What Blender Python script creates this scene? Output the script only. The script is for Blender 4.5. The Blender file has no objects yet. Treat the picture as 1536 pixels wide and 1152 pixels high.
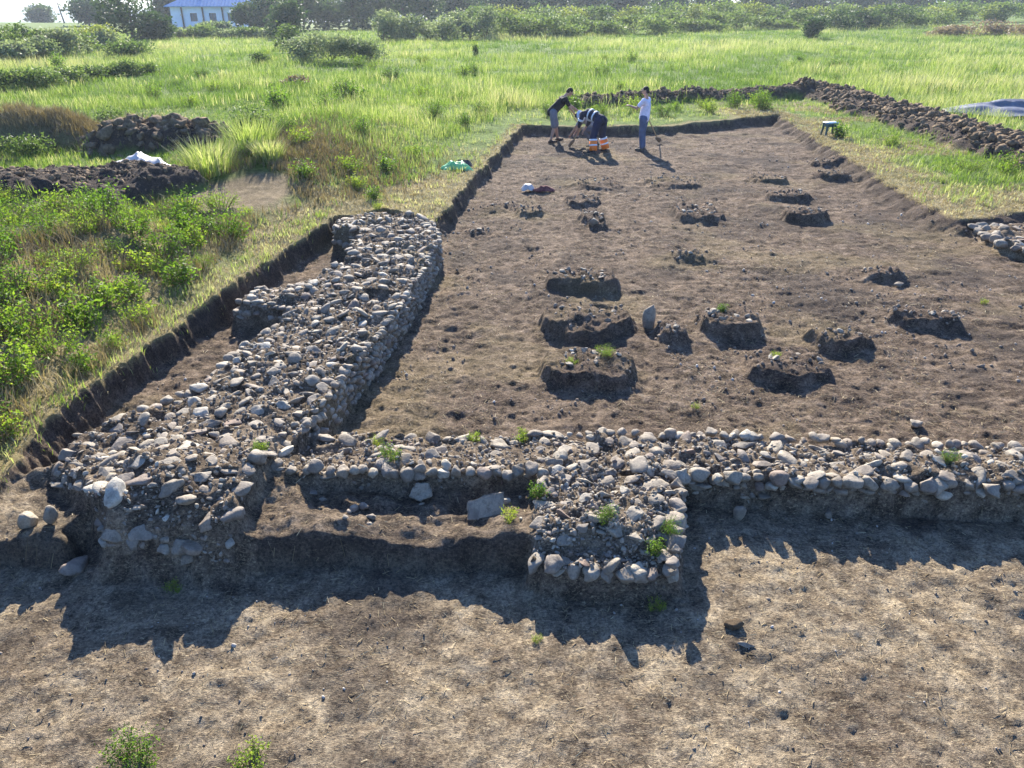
import bpy, bmesh, math, random
import numpy as np
from mathutils import Vector, Matrix, Euler

random.seed(11)
rng = np.random.default_rng(11)
SC = bpy.context.scene
COL = SC.collection
PI = math.pi

# ------------------------------------------------------------------ helpers
def link(o, parent=None):
    COL.objects.link(o)
    if parent is not None:
        o.parent = parent
    return o

def tag(o, label=None, cat=None, group=None, kind=None):
    if label: o['label'] = label
    if cat: o['category'] = cat
    if group: o['group'] = group
    if kind: o['kind'] = kind
    return o

def empty(name, loc=(0, 0, 0), rz=0.0, label=None, cat=None, group=None):
    o = bpy.data.objects.new(name, None)
    o.empty_display_size = 0.2
    o.location = loc
    o.rotation_euler = (0, 0, rz)
    link(o)
    return tag(o, label, cat, group)

def np_mesh(name, V, faces, tone=None, smooth=False, color=None):
    """V (n,3); faces: list of (m,k) int arrays"""
    me = bpy.data.meshes.new(name)
    V = np.ascontiguousarray(V, dtype=np.float32)
    me.vertices.add(len(V))
    me.vertices.foreach_set('co', V.ravel())
    faces = [np.asarray(f, dtype=np.int32) for f in faces if len(f)]
    nl = sum(f.size for f in faces)
    npoly = sum(len(f) for f in faces)
    me.loops.add(nl)
    me.polygons.add(npoly)
    me.loops.foreach_set('vertex_index', np.concatenate([f.ravel() for f in faces]))
    starts = []
    s = 0
    for f in faces:
        k = f.shape[1]
        starts.append(s + np.arange(len(f), dtype=np.int32) * k)
        s += f.size
    me.polygons.foreach_set('loop_start', np.concatenate(starts).astype(np.int32))
    if smooth:
        me.polygons.foreach_set('use_smooth', np.ones(npoly, dtype=bool))
    me.update(calc_edges=True)
    if tone is not None:
        a = me.attributes.new('tone', 'FLOAT', 'POINT')
        a.data.foreach_set('value', np.ascontiguousarray(tone, dtype=np.float32))
    if color is not None:
        a = me.attributes.new('mask', 'FLOAT_COLOR', 'POINT')
        a.data.foreach_set('color', np.ascontiguousarray(color, dtype=np.float32).ravel())
    return me

def mobj(name, me, mat=None, parent=None):
    o = bpy.data.objects.new(name, me)
    if mat is not None:
        me.materials.clear()
        me.materials.append(mat)
    return link(o, parent)

def bm_obj(name, bm, mat=None, parent=None, smooth=False):
    me = bpy.data.meshes.new(name)
    bm.to_mesh(me)
    bm.free()
    if smooth:
        me.polygons.foreach_set('use_smooth', np.ones(len(me.polygons), dtype=bool))
    return mobj(name, me, mat, parent)

def smooth01(a, b, x):
    t = np.clip((x - a) / (b - a), 0, 1)
    return t * t * (3 - 2 * t)

# ------------------------------------------------------------------ noise
def _h(ix, iy, seed):
    n = (ix.astype(np.int64) * 374761393 + iy.astype(np.int64) * 668265263 + seed * 974711) & 0xffffffff
    n = ((n ^ (n >> 13)) * 1274126177) & 0xffffffff
    n = (n ^ (n >> 16)) & 0xffffffff
    return n.astype(np.float64) / 4294967295.0

def vnoise(x, y, seed=0):
    ix = np.floor(x); iy = np.floor(y)
    fx = x - ix; fy = y - iy
    u = fx * fx * fx * (fx * (fx * 6 - 15) + 10)
    v = fy * fy * fy * (fy * (fy * 6 - 15) + 10)
    a = _h(ix, iy, seed); b = _h(ix + 1, iy, seed)
    c = _h(ix, iy + 1, seed); d = _h(ix + 1, iy + 1, seed)
    return (a + (b - a) * u + (c - a) * v + (a - b - c + d) * u * v) * 2 - 1

def fbm(x, y, octv=4, seed=0, gain=0.5):
    r = 0; amp = 1.0; tot = 0
    c, s = math.cos(0.6), math.sin(0.6)
    for i in range(octv):
        r = r + amp * vnoise(x, y, seed + i * 17)
        tot += amp
        amp *= gain
        x, y = (x * c - y * s) * 2.03 + 5.3, (x * s + y * c) * 2.03 + 1.7
    return r / tot * 1.6

def billow(x, y, octv, seed):
    r = 0; amp = 1.0; tot = 0
    for i in range(octv):
        r = r + amp * (1 - 2 * np.abs(vnoise(x, y, seed + i * 13)))
        tot += amp
        amp *= .5
        x = x * 2.1 + 3.1; y = y * 2.1 + 7.7
    return r / tot

def sd_poly(x, y, poly):
    """signed distance, negative inside"""
    P = np.array(poly, dtype=np.float64)
    d2 = np.full(x.shape, 1e18)
    inside = np.zeros(x.shape, dtype=bool)
    n = len(P)
    for i in range(n):
        ax, ay = P[i]; bx, by = P[(i + 1) % n]
        ex, ey = bx - ax, by - ay
        wx, wy = x - ax, y - ay
        t = np.clip((wx * ex + wy * ey) / (ex * ex + ey * ey), 0, 1)
        dx = wx - ex * t; dy = wy - ey * t
        d2 = np.minimum(d2, dx * dx + dy * dy)
        cond = (ay > y) != (by > y)
        xc = ax + (y - ay) / (by - ay if by != ay else 1e-9) * ex
        inside ^= cond & (x < xc)
    d = np.sqrt(d2)
    return np.where(inside, -d, d)

# ------------------------------------------------------------------ plan of the dig (metres)
PIT = [(-4.62, -9), (-4.62, 3), (-4.60, 4.5), (-4.34, 5.15), (-4.36, 5.8), (-4.40, 6.8), (-4.27, 8.05), (-3.98, 10.1), (-3.75, 11.9), (-3.4, 13.5),
       (-3.25, 14.2), (-2.5, 14.85), (-1.8, 14.5), (-1.42, 13.8), (-0.95, 17.3), (0.15, 25.2), (0.35, 26.4),
       (2.8, 26.2), (5.05, 26.5), (9.5, 29.0), (9.0, 23.3), (8.57, 18.5), (8.3, 15.2), (8.5, 14.4), (9.6, 14.9),
       (14, 17), (22, 17), (22, -9)]
LW = [(-1.95, 6.3), (-1.62, 8.4), (-1.45, 9.6), (-1.22, 12.5), (-1.40, 13.55), (-2.0, 14.15), (-3.22, 14.0),
      (-3.1, 13.2), (-2.62, 12.9), (-2.58, 11.5), (-2.8, 10.45), (-3.62, 10.4), (-3.76, 9.76), (-2.78, 9.45), (-2.9, 9.0),
      (-3.19, 8.34), (-3.32, 7.3), (-3.75, 6.75), (-4.12, 6.32), (-4.15, 5.74), (-3.5, 5.25), (-3.12, 4.74),
      (-2.12, 4.62), (-2.12, 5.6)]
FW = [(-2.2, 5.60), (0.3, 5.62), (1.45, 5.62), (2.9, 5.50), (4.3, 5.44), (7.5, 5.3), (7.5, 6.1), (4.73, 6.15),
      (3.35, 6.28), (2.1, 6.38), (.5, 6.42), (-1.5, 6.5), (-1.95, 6.4)]
SP = [(0.28, 5.66), (0.14, 4.56), (0.7, 4.44), (1.22, 4.44), (1.40, 5.3), (1.46, 5.66)]
RW = [(8.75, 14.45), (8.62, 13.2), (8.9, 12.5), (9.7, 12.2), (12, 12.6), (12, 14.9), (10.2, 14.75)]
TER2 = [(-6, 4.78), (-4.3, 4.86), (-3.55, 4.84), (-3.3, 5.3), (-3.5, 5.8), (-6, 5.8)]
TER = [(-2.4, 4.76), (-1.2, 4.80), (-0.4, 4.76), (0.35, 4.70), (0.35, 5.9), (-2.4, 5.9)]
# mound: cx, cy, half width, half depth, height, turn
MOUNDS = [
 (1.10, 11.45, .54, .30, .28, 0.02), (1.02, 9.70, .57, .36, .33, 0.05), (.90, 8.32, .52, .34, .29, -.03),
 (2.06, 9.36, .20, .26, .26, .2), (2.92, 9.72, .40, .33, .29, 0), (3.33, 8.34, .50, .27, .25, .02),
 (4.29, 9.17, .39, .21, .26, .05), (5.66, 9.88, .50, .17, .25, -.5), (5.93, 11.8, .30, .18, .16, 0),
 (3.03, 12.8, .31, .17, .13, .1), (5.97, 15.5, .42, .27, .31, 0), (6.2, 17.3, .45, .25, .2, 0),
 (8.0, 19.6, .42, .26, .2, -.2), (8.5, 21.2, .42, .22, .17, 0), (6.34, 19.3, .46, .32, .18, 0),
 (3.85, 15.85, .46, .42, .2, .1), (3.9, 18.9, .66, .45, .13, .1), (1.62, 15.35, .24, .42, .2, 0),
 (1.55, 17.0, .36, .3, .15, 0), (.34, 15.98, .28, .24, .15, 0), (2.05, 18.75, .5, .4, .1, 0),
 (-.66, 14.45, .26, .14, .08, 0), (-.3, 16.5, .4, .22, .08, .2)]
# heaps: (cx, cy, half width, half depth, height, turn, clod scale)
HEAPS = {
 'near':  (-8.75, 14.9, 2.9, 1.7, .55, .62, .10),
 'clods': (-9.6, 21.6, 2.2, 1.25, .55, .10, .22),
 'brush': (-13.6, 22.6, 2.5, 1.2, .75, -.1, .13),
 'back':  (7.3, 33.6, 5.9, .75, .32, .30, .12),
 'right': (13.6, 27.6, 9.6, 1.30, .26, -1.555, .17),
}

def heap_q(x, y, k):
    cx, cy, a, b, h, r, cs = HEAPS[k]
    c, s = math.cos(r), math.sin(r)
    u = (x - cx) * c + (y - cy) * s
    v = -(x - cx) * s + (y - cy) * c
    ed = .16 * fbm(u * 1.1, v * 1.1, 2, 71)
    if k in ('right', 'back'):
        q = np.sqrt((v / b) ** 2 + np.clip((np.abs(u) - (a - b)) / b, 0, None) ** 2)
    else:
        q = np.sqrt((u / a) ** 2 + (v / b) ** 2)
    return q + ed

LAB = ['ground', 'long_wall', 'front_wall', 'pier', 'side_wall'] + list(HEAPS) 
NM0 = len(LAB)

def terrain(x, y, want='z'):
    x = np.asarray(x, dtype=np.float64); y = np.asarray(y, dtype=np.float64)
    near = (np.abs(x) < 24) & (y < 50) & (y > -10)
    z = np.zeros(x.shape)
    lab = np.zeros(x.shape, dtype=np.int16)
    col = np.zeros(x.shape + (4,))      # r straw, g green, b fresh dark soil and painted ledge-face shade, a pale trodden soil
    d = np.hypot(x, y)
    # natural ground
    nat = .25 + .11 * smooth01(3, -3, x)
    nat = nat + .10 * fbm(x * .11, y * .11, 3, 3) * smooth01(18, 40, y) + .035 * fbm(x * 1.3, y * 1.3, 3, 5) * smooth01(400, 60, d)
    nat = nat - .0068 * np.clip(y - 42, 0, 180) * smooth01(2, -25, x)
    nat = nat - 16 * smooth01(185, 520, y) * smooth01(10, -40, x)
    nat = nat + .0035 * np.clip(y - 60, 0, 400) * smooth01(10, 50, x)
    # overgrown bank beside the left trench, and the grassy bank behind it
    t = -4.3 - x + .12 * fbm(x * .8, y * .8, 2, 9)
    bank = .50 * smooth01(.25, 2.1, t) * smooth01(13.9, 11.0, y + .55 * (x + 6))
    nat = nat + bank + .15 * fbm(x * 1.5, y * 1.5, 3, 10) * smooth01(.3, 1.2, t) * smooth01(16, 12, y)
    b2 = np.exp(-(((x + 5.3) / 2.3) ** 2 + ((y - 21) / 6.0) ** 2))
    nat = nat + .72 * b2 * smooth01(-1.2, -3.4, x + 1.5 - (y - 14) * .14)
    z[...] = nat
    green = smooth01(-.9, .1, fbm(x * .35, y * .35, 3, 21) + .8 * smooth01(14, 32, y))
    col[..., 1] = green
    col[..., 0] = np.clip(.75 - green, 0, 1)
    bk = smooth01(.35, .9, t) * smooth01(14.2, 12.6, y + .55 * (x + 6)) * smooth01(-14, -10, x)
    col[..., 1] *= 1 - .75 * bk; col[..., 0] = col[..., 0] * (1 - bk) + .25 * bk; col[..., 2] = np.maximum(col[..., 2], .45 * bk)
    if near.any():
        X = x[near]; Y = y[near]; N = nat[near]
        sd = sd_poly(X, Y, PIT) + .075 * fbm(X * 1.9, Y * 1.9, 4, 31) + .032 * fbm(X * 8, Y * 8, 3, 32)
        scal = smooth01(7.5, 8.2, X) * smooth01(30, 28, Y)
        sd = sd + scal * (.13 * np.abs(np.sin(Y * 4.2 + .6 * X)) - .05)
        w = .05 + .16 * scal + .07 * np.clip(fbm(X * 1.6, Y * 1.6, 2, 35), 0, 1)
        t = smooth01(w, -w, sd)
        n_mid = fbm(X * 3.1, Y * 3.1, 3, 42)
        fl = .022 * fbm(X * .45, Y * .45, 2, 41) + .018 * n_mid + (.012 + .004 * smooth01(6, 7, Y)) * fbm(X * 9, Y * 9, 4, 43) + .007 * fbm(X * 24, Y * 24, 2, 44)
        # raking marks across the inside of the trench
        inside = smooth01(6.0, 6.8, Y)
        fl = fl + inside * (.013 * fbm(X * 2.2, Y * 6.0, 3, 47) + .025 * np.clip(fbm(X * 1.1, Y * 1.6, 3, 48), -.2, 1))
        # faint dragged ruts
        fl = fl + .016 * np.sin((X * .80 + Y * 1.0) * 13) * np.clip(1 - np.hypot((X - 3.4) / 1.3, (Y - 4.1) / .8), 0, 1)
        # crumbs at the foot of the section
        fl = fl + .06 * np.exp(sd / .12) * (sd < 0)
        ts = sd_poly(X, Y, TER) + .05 * fbm(X * 4, Y * 4, 3, 51)
        fl = fl + (.225 - .09 * smooth01(5.10, 5.32, Y + .12 * n_mid) * smooth01(-2.0, -1.6, X)) * smooth01(.05, -.05, ts) + .06 * smooth01(.05, -.05, ts) * smooth01(-.35, .2, X) + .045 * smooth01(.05, -.05, ts) * n_mid + .10 * smooth01(.1, -.3, ts) * smooth01(-1.2, -2.2, X)
        t2 = sd_poly(X, Y, TER2) + .09 * fbm(X * 3, Y * 3, 3, 53)
        fl = fl + .21 * smooth01(.05, -.05, t2) + .05 * smooth01(.05, -.05, t2) * n_mid
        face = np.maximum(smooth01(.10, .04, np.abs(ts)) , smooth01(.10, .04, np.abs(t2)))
        Z = N * (1 - t) + fl * t
        C = col[near]
        strip = smooth01(2.5, .4, sd + .9 * fbm(X * .7, Y * .7, 2, 33)) * smooth01(24, 17, Y)
        strip = np.maximum(strip, smooth01(.5, .1, sd))
        rgt = smooth01(6, 8.4, X) * smooth01(5.5, 2.5, sd) * smooth01(.45, -.1, fbm(X * .55, Y * .55, 3, 34)) * smooth01(40, 30, Y)
        strip = np.maximum(strip, rgt * .9)
        C[:, 0] = C[:, 0] * (1 - strip) + strip
        C[:, 1] = C[:, 1] * (1 - .85 * strip)
        bare = smooth01(.015, .12, t)
        C[:, 0] *= 1 - bare; C[:, 1] *= 1 - bare
        # path and heap surroundings are bare and dark
        C[:, 3] = t * (.22 + .78 * smooth01(6.3, 5.2, Y))
        C[:, 0] = np.maximum(C[:, 0], t * smooth01(6.2, 6.8, Y) * .26 * smooth01(.1, .8, fbm(X * .75, Y * .95, 4, 66)))
        dk = t * smooth01(.05, .75, fbm(X * 1.1, Y * 1.1, 4, 61)) * .7
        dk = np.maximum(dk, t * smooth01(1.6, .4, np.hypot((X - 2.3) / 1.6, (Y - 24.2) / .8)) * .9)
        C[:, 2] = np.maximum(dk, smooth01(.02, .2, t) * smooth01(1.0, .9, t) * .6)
        C[:, 2] = np.maximum(C[:, 2], .7 * face * t)  # ledge faces darkened in the colour mask to stand in for their shade
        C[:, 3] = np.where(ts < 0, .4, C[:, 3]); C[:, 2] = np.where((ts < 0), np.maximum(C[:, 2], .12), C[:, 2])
        L = np.zeros(X.shape, dtype=np.int16)
        # earth mounds left standing
        for i, (cx, cy, a, b, h, r) in enumerate(MOUNDS):
            b = b * 1.35
            m = (np.abs(X - cx) < 1.2) & (np.abs(Y - cy) < 1.2)
            if not m.any(): continue
            c, s = math.cos(r), math.sin(r)
            u = (X[m] - cx) * c + (Y[m] - cy) * s
            v = -(X[m] - cx) * s + (Y[m] - cy) * c
            q = (np.abs(u / a) ** 2.7 + np.abs(v / b) ** 2.7) ** (1 / 2.7)
            msd = (q - 1) * min(a, b) + .065 * fbm(X[m] * 3.2 + i * 3.3, Y[m] * 3.2, 4, 81) 
            st = .042 if h > .14 else .10
            top = h * (1.04 + .16 * fbm(X[m] * 3 + i, Y[m] * 3, 2, 82)) + .04 * fbm(X[m] * 8, Y[m] * 8, 3, 83)
            g = smooth01(st, -st, msd)
            Z[m] = Z[m] + .52 * np.maximum(top + .22 * h * np.clip(1 - q, 0, 1), .02) * g + .02 * smooth01(.16, .03, msd)
            L[m] = np.where(msd < st, NM0 + i, L[m])
            C[m, 3] *= 1 - .5 * g
            C[m, 2] = np.maximum(C[m, 2] * (1 - g), g * .12)
        # rubble walls
        def wall(poly, htop, code, st=.045, nz=.055):
            ws = sd_poly(X, Y, poly) + .045 * fbm(X * 3.7, Y * 3.7, 3, 90 + code)
            if code == 1: st = st + .10 * smooth01(5.2, 4.7, Y) + .06 * smooth01(-3.2, -3.8, X)
            g = smooth01(st, -st, ws)
            hh = htop + nz * fbm(X * 3.3, Y * 3.3, 3, 95) + .022 * fbm(X * 14, Y * 14, 2, 96)
            Z[:] = np.where(g > 0, np.maximum(Z, Z * (1 - g) + hh * g), Z)
            L[:] = np.where(ws < st, code, L)
            C[:, 3] = np.where(ws < st, .55, C[:, 3])
            C[:, 2] = np.where(ws < st, .08, C[:, 2])
            return ws
        edge = smooth01(0, .55, X + 3.35 + .25 * np.clip(8 - Y, 0, 5) * .4)
        hl = .33 + .10 * edge + .05 * smooth01(5.9, 5.2, Y) + .15 * np.exp(-(((X + 2.85) / .7) ** 2 + ((Y - 5.25) / .5) ** 2)) - .06 * smooth01(5.0, 4.65, Y) + .05 * smooth01(8.5, 12, Y)
        hl = hl - .16 * smooth01(.35, .0, np.hypot(X + 3.05, Y - 9.5)) 
        wall(LW, hl, 1)
        hf = .24 + .10 * smooth01(6.35, 5.75, Y)
        wall(FW, hf, 2)
        hp = .36 - .11 * smooth01(4.9, 4.5, Y)
        wall(SP, hp, 3)
        wall(RW, .16 + 0 * X, 4, .1, .06)
        # spoil heaps
        for j, k in enumerate(HEAPS):
            hp_ = HEAPS[k]
            q = heap_q(X, Y, k)
            m = (q < 1.0) & (t < .3)
            prof = np.clip(1 - q ** 2, 0, 1) ** .75
            if k == 'near':
                prof = np.clip(1 - q ** 3.2, 0, 1) ** .8
            cl = hp_[6]
            bump = cl * (billow(X * 1.5, Y * 1.5, 4, 101 + j) + .35) * np.clip(prof * 1.6, 0, 1) + .03 * fbm(X * 7, Y * 7, 2, 105)* np.clip(prof * 2.5, 0, 1)
            Z[:] = np.where(m, Z + hp_[4] * prof + bump, Z)
            L[:] = np.where(m, 5 + j, L)
            gg = smooth01(1.02, .9, q) * m
            if k == 'brush':
                C[:, 1] = np.where(m, C[:, 1] * (1 - .8 * gg), C[:, 1]); C[:, 0] = np.where(m, .5 * gg, C[:, 0])
                C[:, 2] = np.maximum(C[:, 2], gg * .8)
            else:
                C[:, 0] *= 1 - gg; C[:, 1] *= 1 - gg
                C[:, 2] = np.maximum(C[:, 2], gg * (.95 if k in ('near', 'clods') else .7))
        # worn bare earth between the heaps
        path = smooth01(1.3, .5, np.hypot((X + 5.35) / 1.3, (Y - 15.1) / 1.6) + .3 * fbm(X, Y, 2, 36)) * (1 - t)
        path = np.maximum(path, smooth01(1.1, .6, np.hypot((X - 11.6) / .6, (Y - 31.5) / 2.2)) * (1 - t))
        pm = path * (L == 0)
        C[:, 0] = C[:, 0] * (1 - pm) + pm * .35; C[:, 1] *= 1 - pm; C[:, 3] = np.maximum(C[:, 3], .5 * pm)
        z[near] = Z; lab[near] = L; col[near] = C
    if want == 'z': return z
    return z, lab, col

def zat(x, y):
    return float(terrain(np.array([x]), np.array([y]))[0])

# ------------------------------------------------------------------ materials
def new_mat(name):
    m = bpy.data.materials.new(name)
    m.use_nodes = True
    nt = m.node_tree
    nt.nodes.clear()
    return m, nt

class NB:
    """tiny node builder"""
    def __init__(s, nt): s.nt = nt
    def n(s, t, **kw):
        nd = s.nt.nodes.new(t)
        for k, v in kw.items():
            if k == 'ins':
                for kk, vv in v.items():
                    if hasattr(vv, 'is_linked') or isinstance(vv, bpy.types.NodeSocket):
                        s.nt.links.new(vv, nd.inputs[kk])
                    else:
                        nd.inputs[kk].default_value = vv
            else:
                setattr(nd, k, v)
        return nd
    def noise(s, vec, scale, detail=4, rough=.55, dist=0.0):
        return s.n('ShaderNodeTexNoise', ins={'Vector': vec, 'Scale': scale, 'Detail': detail, 'Roughness': rough, 'Distortion': dist}).outputs['Fac']
    def ramp(s, fac, stops):
        r = s.n('ShaderNodeValToRGB', ins={'Fac': fac})
        cr = r.color_ramp
        while len(cr.elements) < len(stops): cr.elements.new(.5)
        for e, (p, c) in zip(cr.elements, stops):
            e.position = p
            e.color = c if len(c) == 4 else (*c, 1)
        return r.outputs['Color']
    def mix(s, fac, a, b, mode='MIX'):
        m = s.n('ShaderNodeMix', data_type='RGBA', blend_type=mode)
        for idx, v in ((0, fac), (6, a), (7, b)):
            if isinstance(v, bpy.types.NodeSocket): s.nt.links.new(v, m.inputs[idx])
            else: m.inputs[idx].default_value = v if idx == 0 else ((*v, 1) if len(v) == 3 else v)
        return m.outputs[2]
    def math(s, op, a, b=0.0, clamp=False):
        m = s.n('ShaderNodeMath', operation=op, use_clamp=clamp)
        for i, v in enumerate((a, b)):
            if isinstance(v, bpy.types.NodeSocket): s.nt.links.new(v, m.inputs[i])
            else: m.inputs[i].default_value = v
        return m.outputs[0]
    def out(s, sh):
        o = s.n('ShaderNodeOutputMaterial')
        s.nt.links.new(sh, o.inputs['Surface'])

def principled(b, color, rough=.85, normal=None, spec=.25, **kw):
    ins = {'Base Color': color if isinstance(color, bpy.types.NodeSocket) else (*color, 1), 'Roughness': rough, 'Specular IOR Level': spec}
    if normal is not None: ins['Normal'] = normal
    ins.update(kw)
    return b.n('ShaderNodeBsdfPrincipled', ins=ins).outputs[0]

def make_ground_mat():
    m, nt = new_mat('earth'); b = NB(nt)
    P = b.n('ShaderNodeNewGeometry').outputs['Position']
    at = b.n('ShaderNodeAttribute', attribute_name='mask')
    sep = b.n('ShaderNodeSeparateColor', ins={'Color': at.outputs['Color']})
    straw, green, dark = sep.outputs[0], sep.outputs[1], sep.outputs[2]
    pale = at.outputs['Alpha']
    n_big = b.noise(P, 1.1, 5, .6)
    n_mid = b.noise(P, 7, 5, .65)
    n_fine = b.noise(P, 42, 4, .7, .4)
    n_grit = b.noise(P, 150, 2, .6)
    # fibrous trampled straw: noise stretched along two directions
    mp = b.n('ShaderNodeMapping', ins={'Vector': P, 'Rotation': (0, 0, .5), 'Scale': (18, 130, 40)})
    fib1 = b.noise(mp.outputs[0], 1.0, 3, .6, 1.2)
    mp2 = b.n('ShaderNodeMapping', ins={'Vector': P, 'Rotation': (0, 0, -.6), 'Scale': (22, 120, 40)})
    fib2 = b.noise(mp2.outputs[0], 1.0, 3, .6, 1.2)
    fib = b.math('MAXIMUM', fib1, fib2)
    soil = b.ramp(n_mid, [(.32, (.040, .027, .021)), (.48, (.096, .067, .051)), (.60, (.172, .126, .097)), (.74, (.27, .21, .16))])
    palec = b.ramp(n_mid, [(.28, (.110, .085, .058)), (.44, (.225, .180, .122)), (.60, (.335, .278, .195)), (.78, (.43, .365, .265))])
    c = b.mix(pale, soil, palec)
    patch = b.ramp(n_big, [(.36, (.55, .52, .53)), (.56, (1, 1, 1)), (.72, (1.25, 1.2, 1.1))])
    c = b.mix(.9, c, patch, 'MULTIPLY')
    n_blot = b.noise(P, 3.4, 6, .68, .6)
    c = b.mix(1.0, c, b.ramp(n_blot, [(.34, (.38, .36, .36)), (.45, (.74, .72, .72)), (.54, (1.0, .99, .97)), (.68, (1.10, 1.08, 1.05))]), 'MULTIPLY')
    fibm = b.ramp(fib, [(.56, (0, 0, 0)), (.70, (1, 1, 1))])
    fibc = b.mix(pale, (.37, .285, .18), (.46, .385, .25))
    c = b.mix(b.math('MULTIPLY', b.n('ShaderNodeRGBToBW', ins={'Color': fibm}).outputs[0], .72), c, fibc)
    spk = b.ramp(n_fine, [(.32, (.25, .24, .25)), (.47, (.92, .92, .92)), (.66, (1.65, 1.6, 1.5))])
    c = b.mix(.85, c, spk, 'MULTIPLY')
    grit = b.ramp(n_grit, [(.3, (.6, .6, .6)), (.5, (1, 1, 1)), (.75, (1.35, 1.35, 1.35))])
    c = b.mix(.7, c, grit, 'MULTIPLY')
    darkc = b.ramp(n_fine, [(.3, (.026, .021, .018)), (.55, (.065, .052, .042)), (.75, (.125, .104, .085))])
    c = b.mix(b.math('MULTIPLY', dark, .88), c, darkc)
    strawc = b.ramp(n_fine, [(.3, (.10, .075, .035)), (.5, (.27, .21, .10)), (.7, (.44, .36, .19))])
    c = b.mix(straw, c, strawc)
    greenc = b.ramp(n_mid, [(.3, (.04, .07, .012)), (.55, (.12, .18, .032)), (.75, (.21, .25, .065))])
    c = b.mix(green, c, greenc)
    hgt = b.math('ADD', b.math('MULTIPLY', n_fine, .6), b.math('ADD', b.math('MULTIPLY', n_grit, .22), b.math('MULTIPLY', fib, .35)))
    bump = b.n('ShaderNodeBump', ins={'Height': hgt, 'Strength': 1.0, 'Distance': .045})
    b.out(principled(b, c, .95, bump.outputs[0], .1))
    return m

def make_stone_mat():
    m, nt = new_mat('field_stone'); b = NB(nt)
    tc = b.n('ShaderNodeNewGeometry').outputs['Position']
    tone = b.n('ShaderNodeAttribute', attribute_name='tone').outputs['Fac']
    rnd = b.n('ShaderNodeObjectInfo').outputs['Random']
    f = b.math('FRACT', b.math('ADD', tone, rnd))
    c = b.ramp(f, [(0, (.20, .165, .12)), (.2, (.29, .25, .185)), (.36, (.22, .185, .145)), (.52, (.33, .28, .20)), (.68, (.235, .19, .14)), (.82, (.31, .275, .21)), (.91, (.46, .415, .32)), (.95, (.19, .13, .095)), (1, (.27, .24, .185))])
    n1 = b.noise(tc, 14, 5, .65)
    n2 = b.noise(tc, 60, 4, .7)
    n3 = b.noise(tc, 5.0, 3, .6)
    c = b.mix(.9, c, b.ramp(n1, [(.3, (.55, .53, .50)), (.5, (1, 1, 1)), (.7, (1.22, 1.2, 1.16))]), 'MULTIPLY')
    c = b.mix(.8, c, b.ramp(n2, [(.3, (.62, .62, .62)), (.5, (1, 1, 1)), (.72, (1.25, 1.25, 1.25))]), 'MULTIPLY')
    c = b.mix(b.math('MULTIPLY', b.n('ShaderNodeRGBToBW', ins={'Color': b.ramp(n3, [(.52, (0, 0, 0)), (.66, (1, 1, 1))])}).outputs[0], .55), c, (.17, .14, .11))
    bump = b.n('ShaderNodeBump', ins={'Height': b.math('ADD', n1, b.math('MULTIPLY', n2, .5)), 'Strength': .6, 'Distance': .02})
    b.out(principled(b, c, .78, bump.outputs[0], .3))
    return m

def leaf_mat(name, stops, trans=.45, rough=.6):
    m, nt = new_mat(name); b = NB(nt)
    tone = b.n('ShaderNodeAttribute', attribute_name='tone').outputs['Fac']
    rnd = b.n('ShaderNodeObjectInfo').outputs['Random']
    f = b.math('ADD', b.math('MULTIPLY', tone, .85), b.math('MULTIPLY', rnd, .15), True)
    c = b.ramp(f, stops)
    p = principled(b, c, rough, None, .3)
    c2 = b.mix(1.0, c, (1.12, 1.15, .68), 'MULTIPLY')
    t = b.n('ShaderNodeBsdfTranslucent', ins={'Color': c2}).outputs[0]
    mx = b.n('ShaderNodeMixShader', ins={0: trans, 1: p, 2: t}).outputs[0]
    b.out(mx)
    return m

def plain(name, color, rough=.7, var=.25, scale=25, bump=0.0, spec=.25, metal=0.0):
    m, nt = new_mat(name); b = NB(nt)
    P = b.n('ShaderNodeTexCoord').outputs['Object']
    n = b.noise(P, scale, 4, .6)
    lo = tuple(max(0, x * (1 - var)) for x in color); hi = tuple(min(1, x * (1 + var)) for x in color)
    c = b.ramp(n, [(.3, lo), (.7, hi)])
    nm = None
    if bump:
        nm = b.n('ShaderNodeBump', ins={'Height': n, 'Strength': bump, 'Distance': .02}).outputs[0]
    b.out(principled(b, c, rough, nm, spec, Metallic=metal))
    return m

MAT = {}
MAT['earth'] = make_ground_mat()
MAT['stone'] = make_stone_mat()
MAT['grass'] = leaf_mat('meadow_grass', [(0, (.035, .070, .014)), (.3, (.10, .18, .028)), (.55, (.195, .275, .055)), (.75, (.32, .37, .14)), (.9, (.46, .45, .26)), (1, (.50, .44, .29))], .5)
MAT['weed'] = leaf_mat('weed_leaf', [(0, (.030, .065, .014)), (.35, (.085, .165, .022)), (.7, (.19, .29, .035)), (1, (.38, .41, .07))], .55)
MAT['dry'] = leaf_mat('dry_stalk', [(0, (.10, .075, .045)), (.4, (.26, .20, .11)), (.75, (.47, .38, .22)), (1, (.62, .54, .36))], .25, .8)
MAT['bush'] = leaf_mat('bush_leaf', [(0, (.030, .055, .018)), (.4, (.085, .14, .038)), (.75, (.18, .24, .075)), (1, (.33, .36, .16))], .48)
MAT['silver'] = leaf_mat('silver_leaf', [(0, (.05, .080, .040)), (.4, (.15, .20, .10)), (.75, (.31, .35, .21)), (1, (.48, .49, .36))], .45)
MAT['tree'] = leaf_mat('tree_leaf', [(0, (.018, .038, .016)), (.4, (.045, .085, .03)), (.75, (.10, .145, .05)), (1, (.2, .24, .09))], .38)
MAT['lime'] = leaf_mat('lime_leaf', [(0, (.07, .11, .02)), (.4, (.16, .21, .04)), (.75, (.28, .31, .07)), (1, (.4, .4, .13))], .45)
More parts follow.
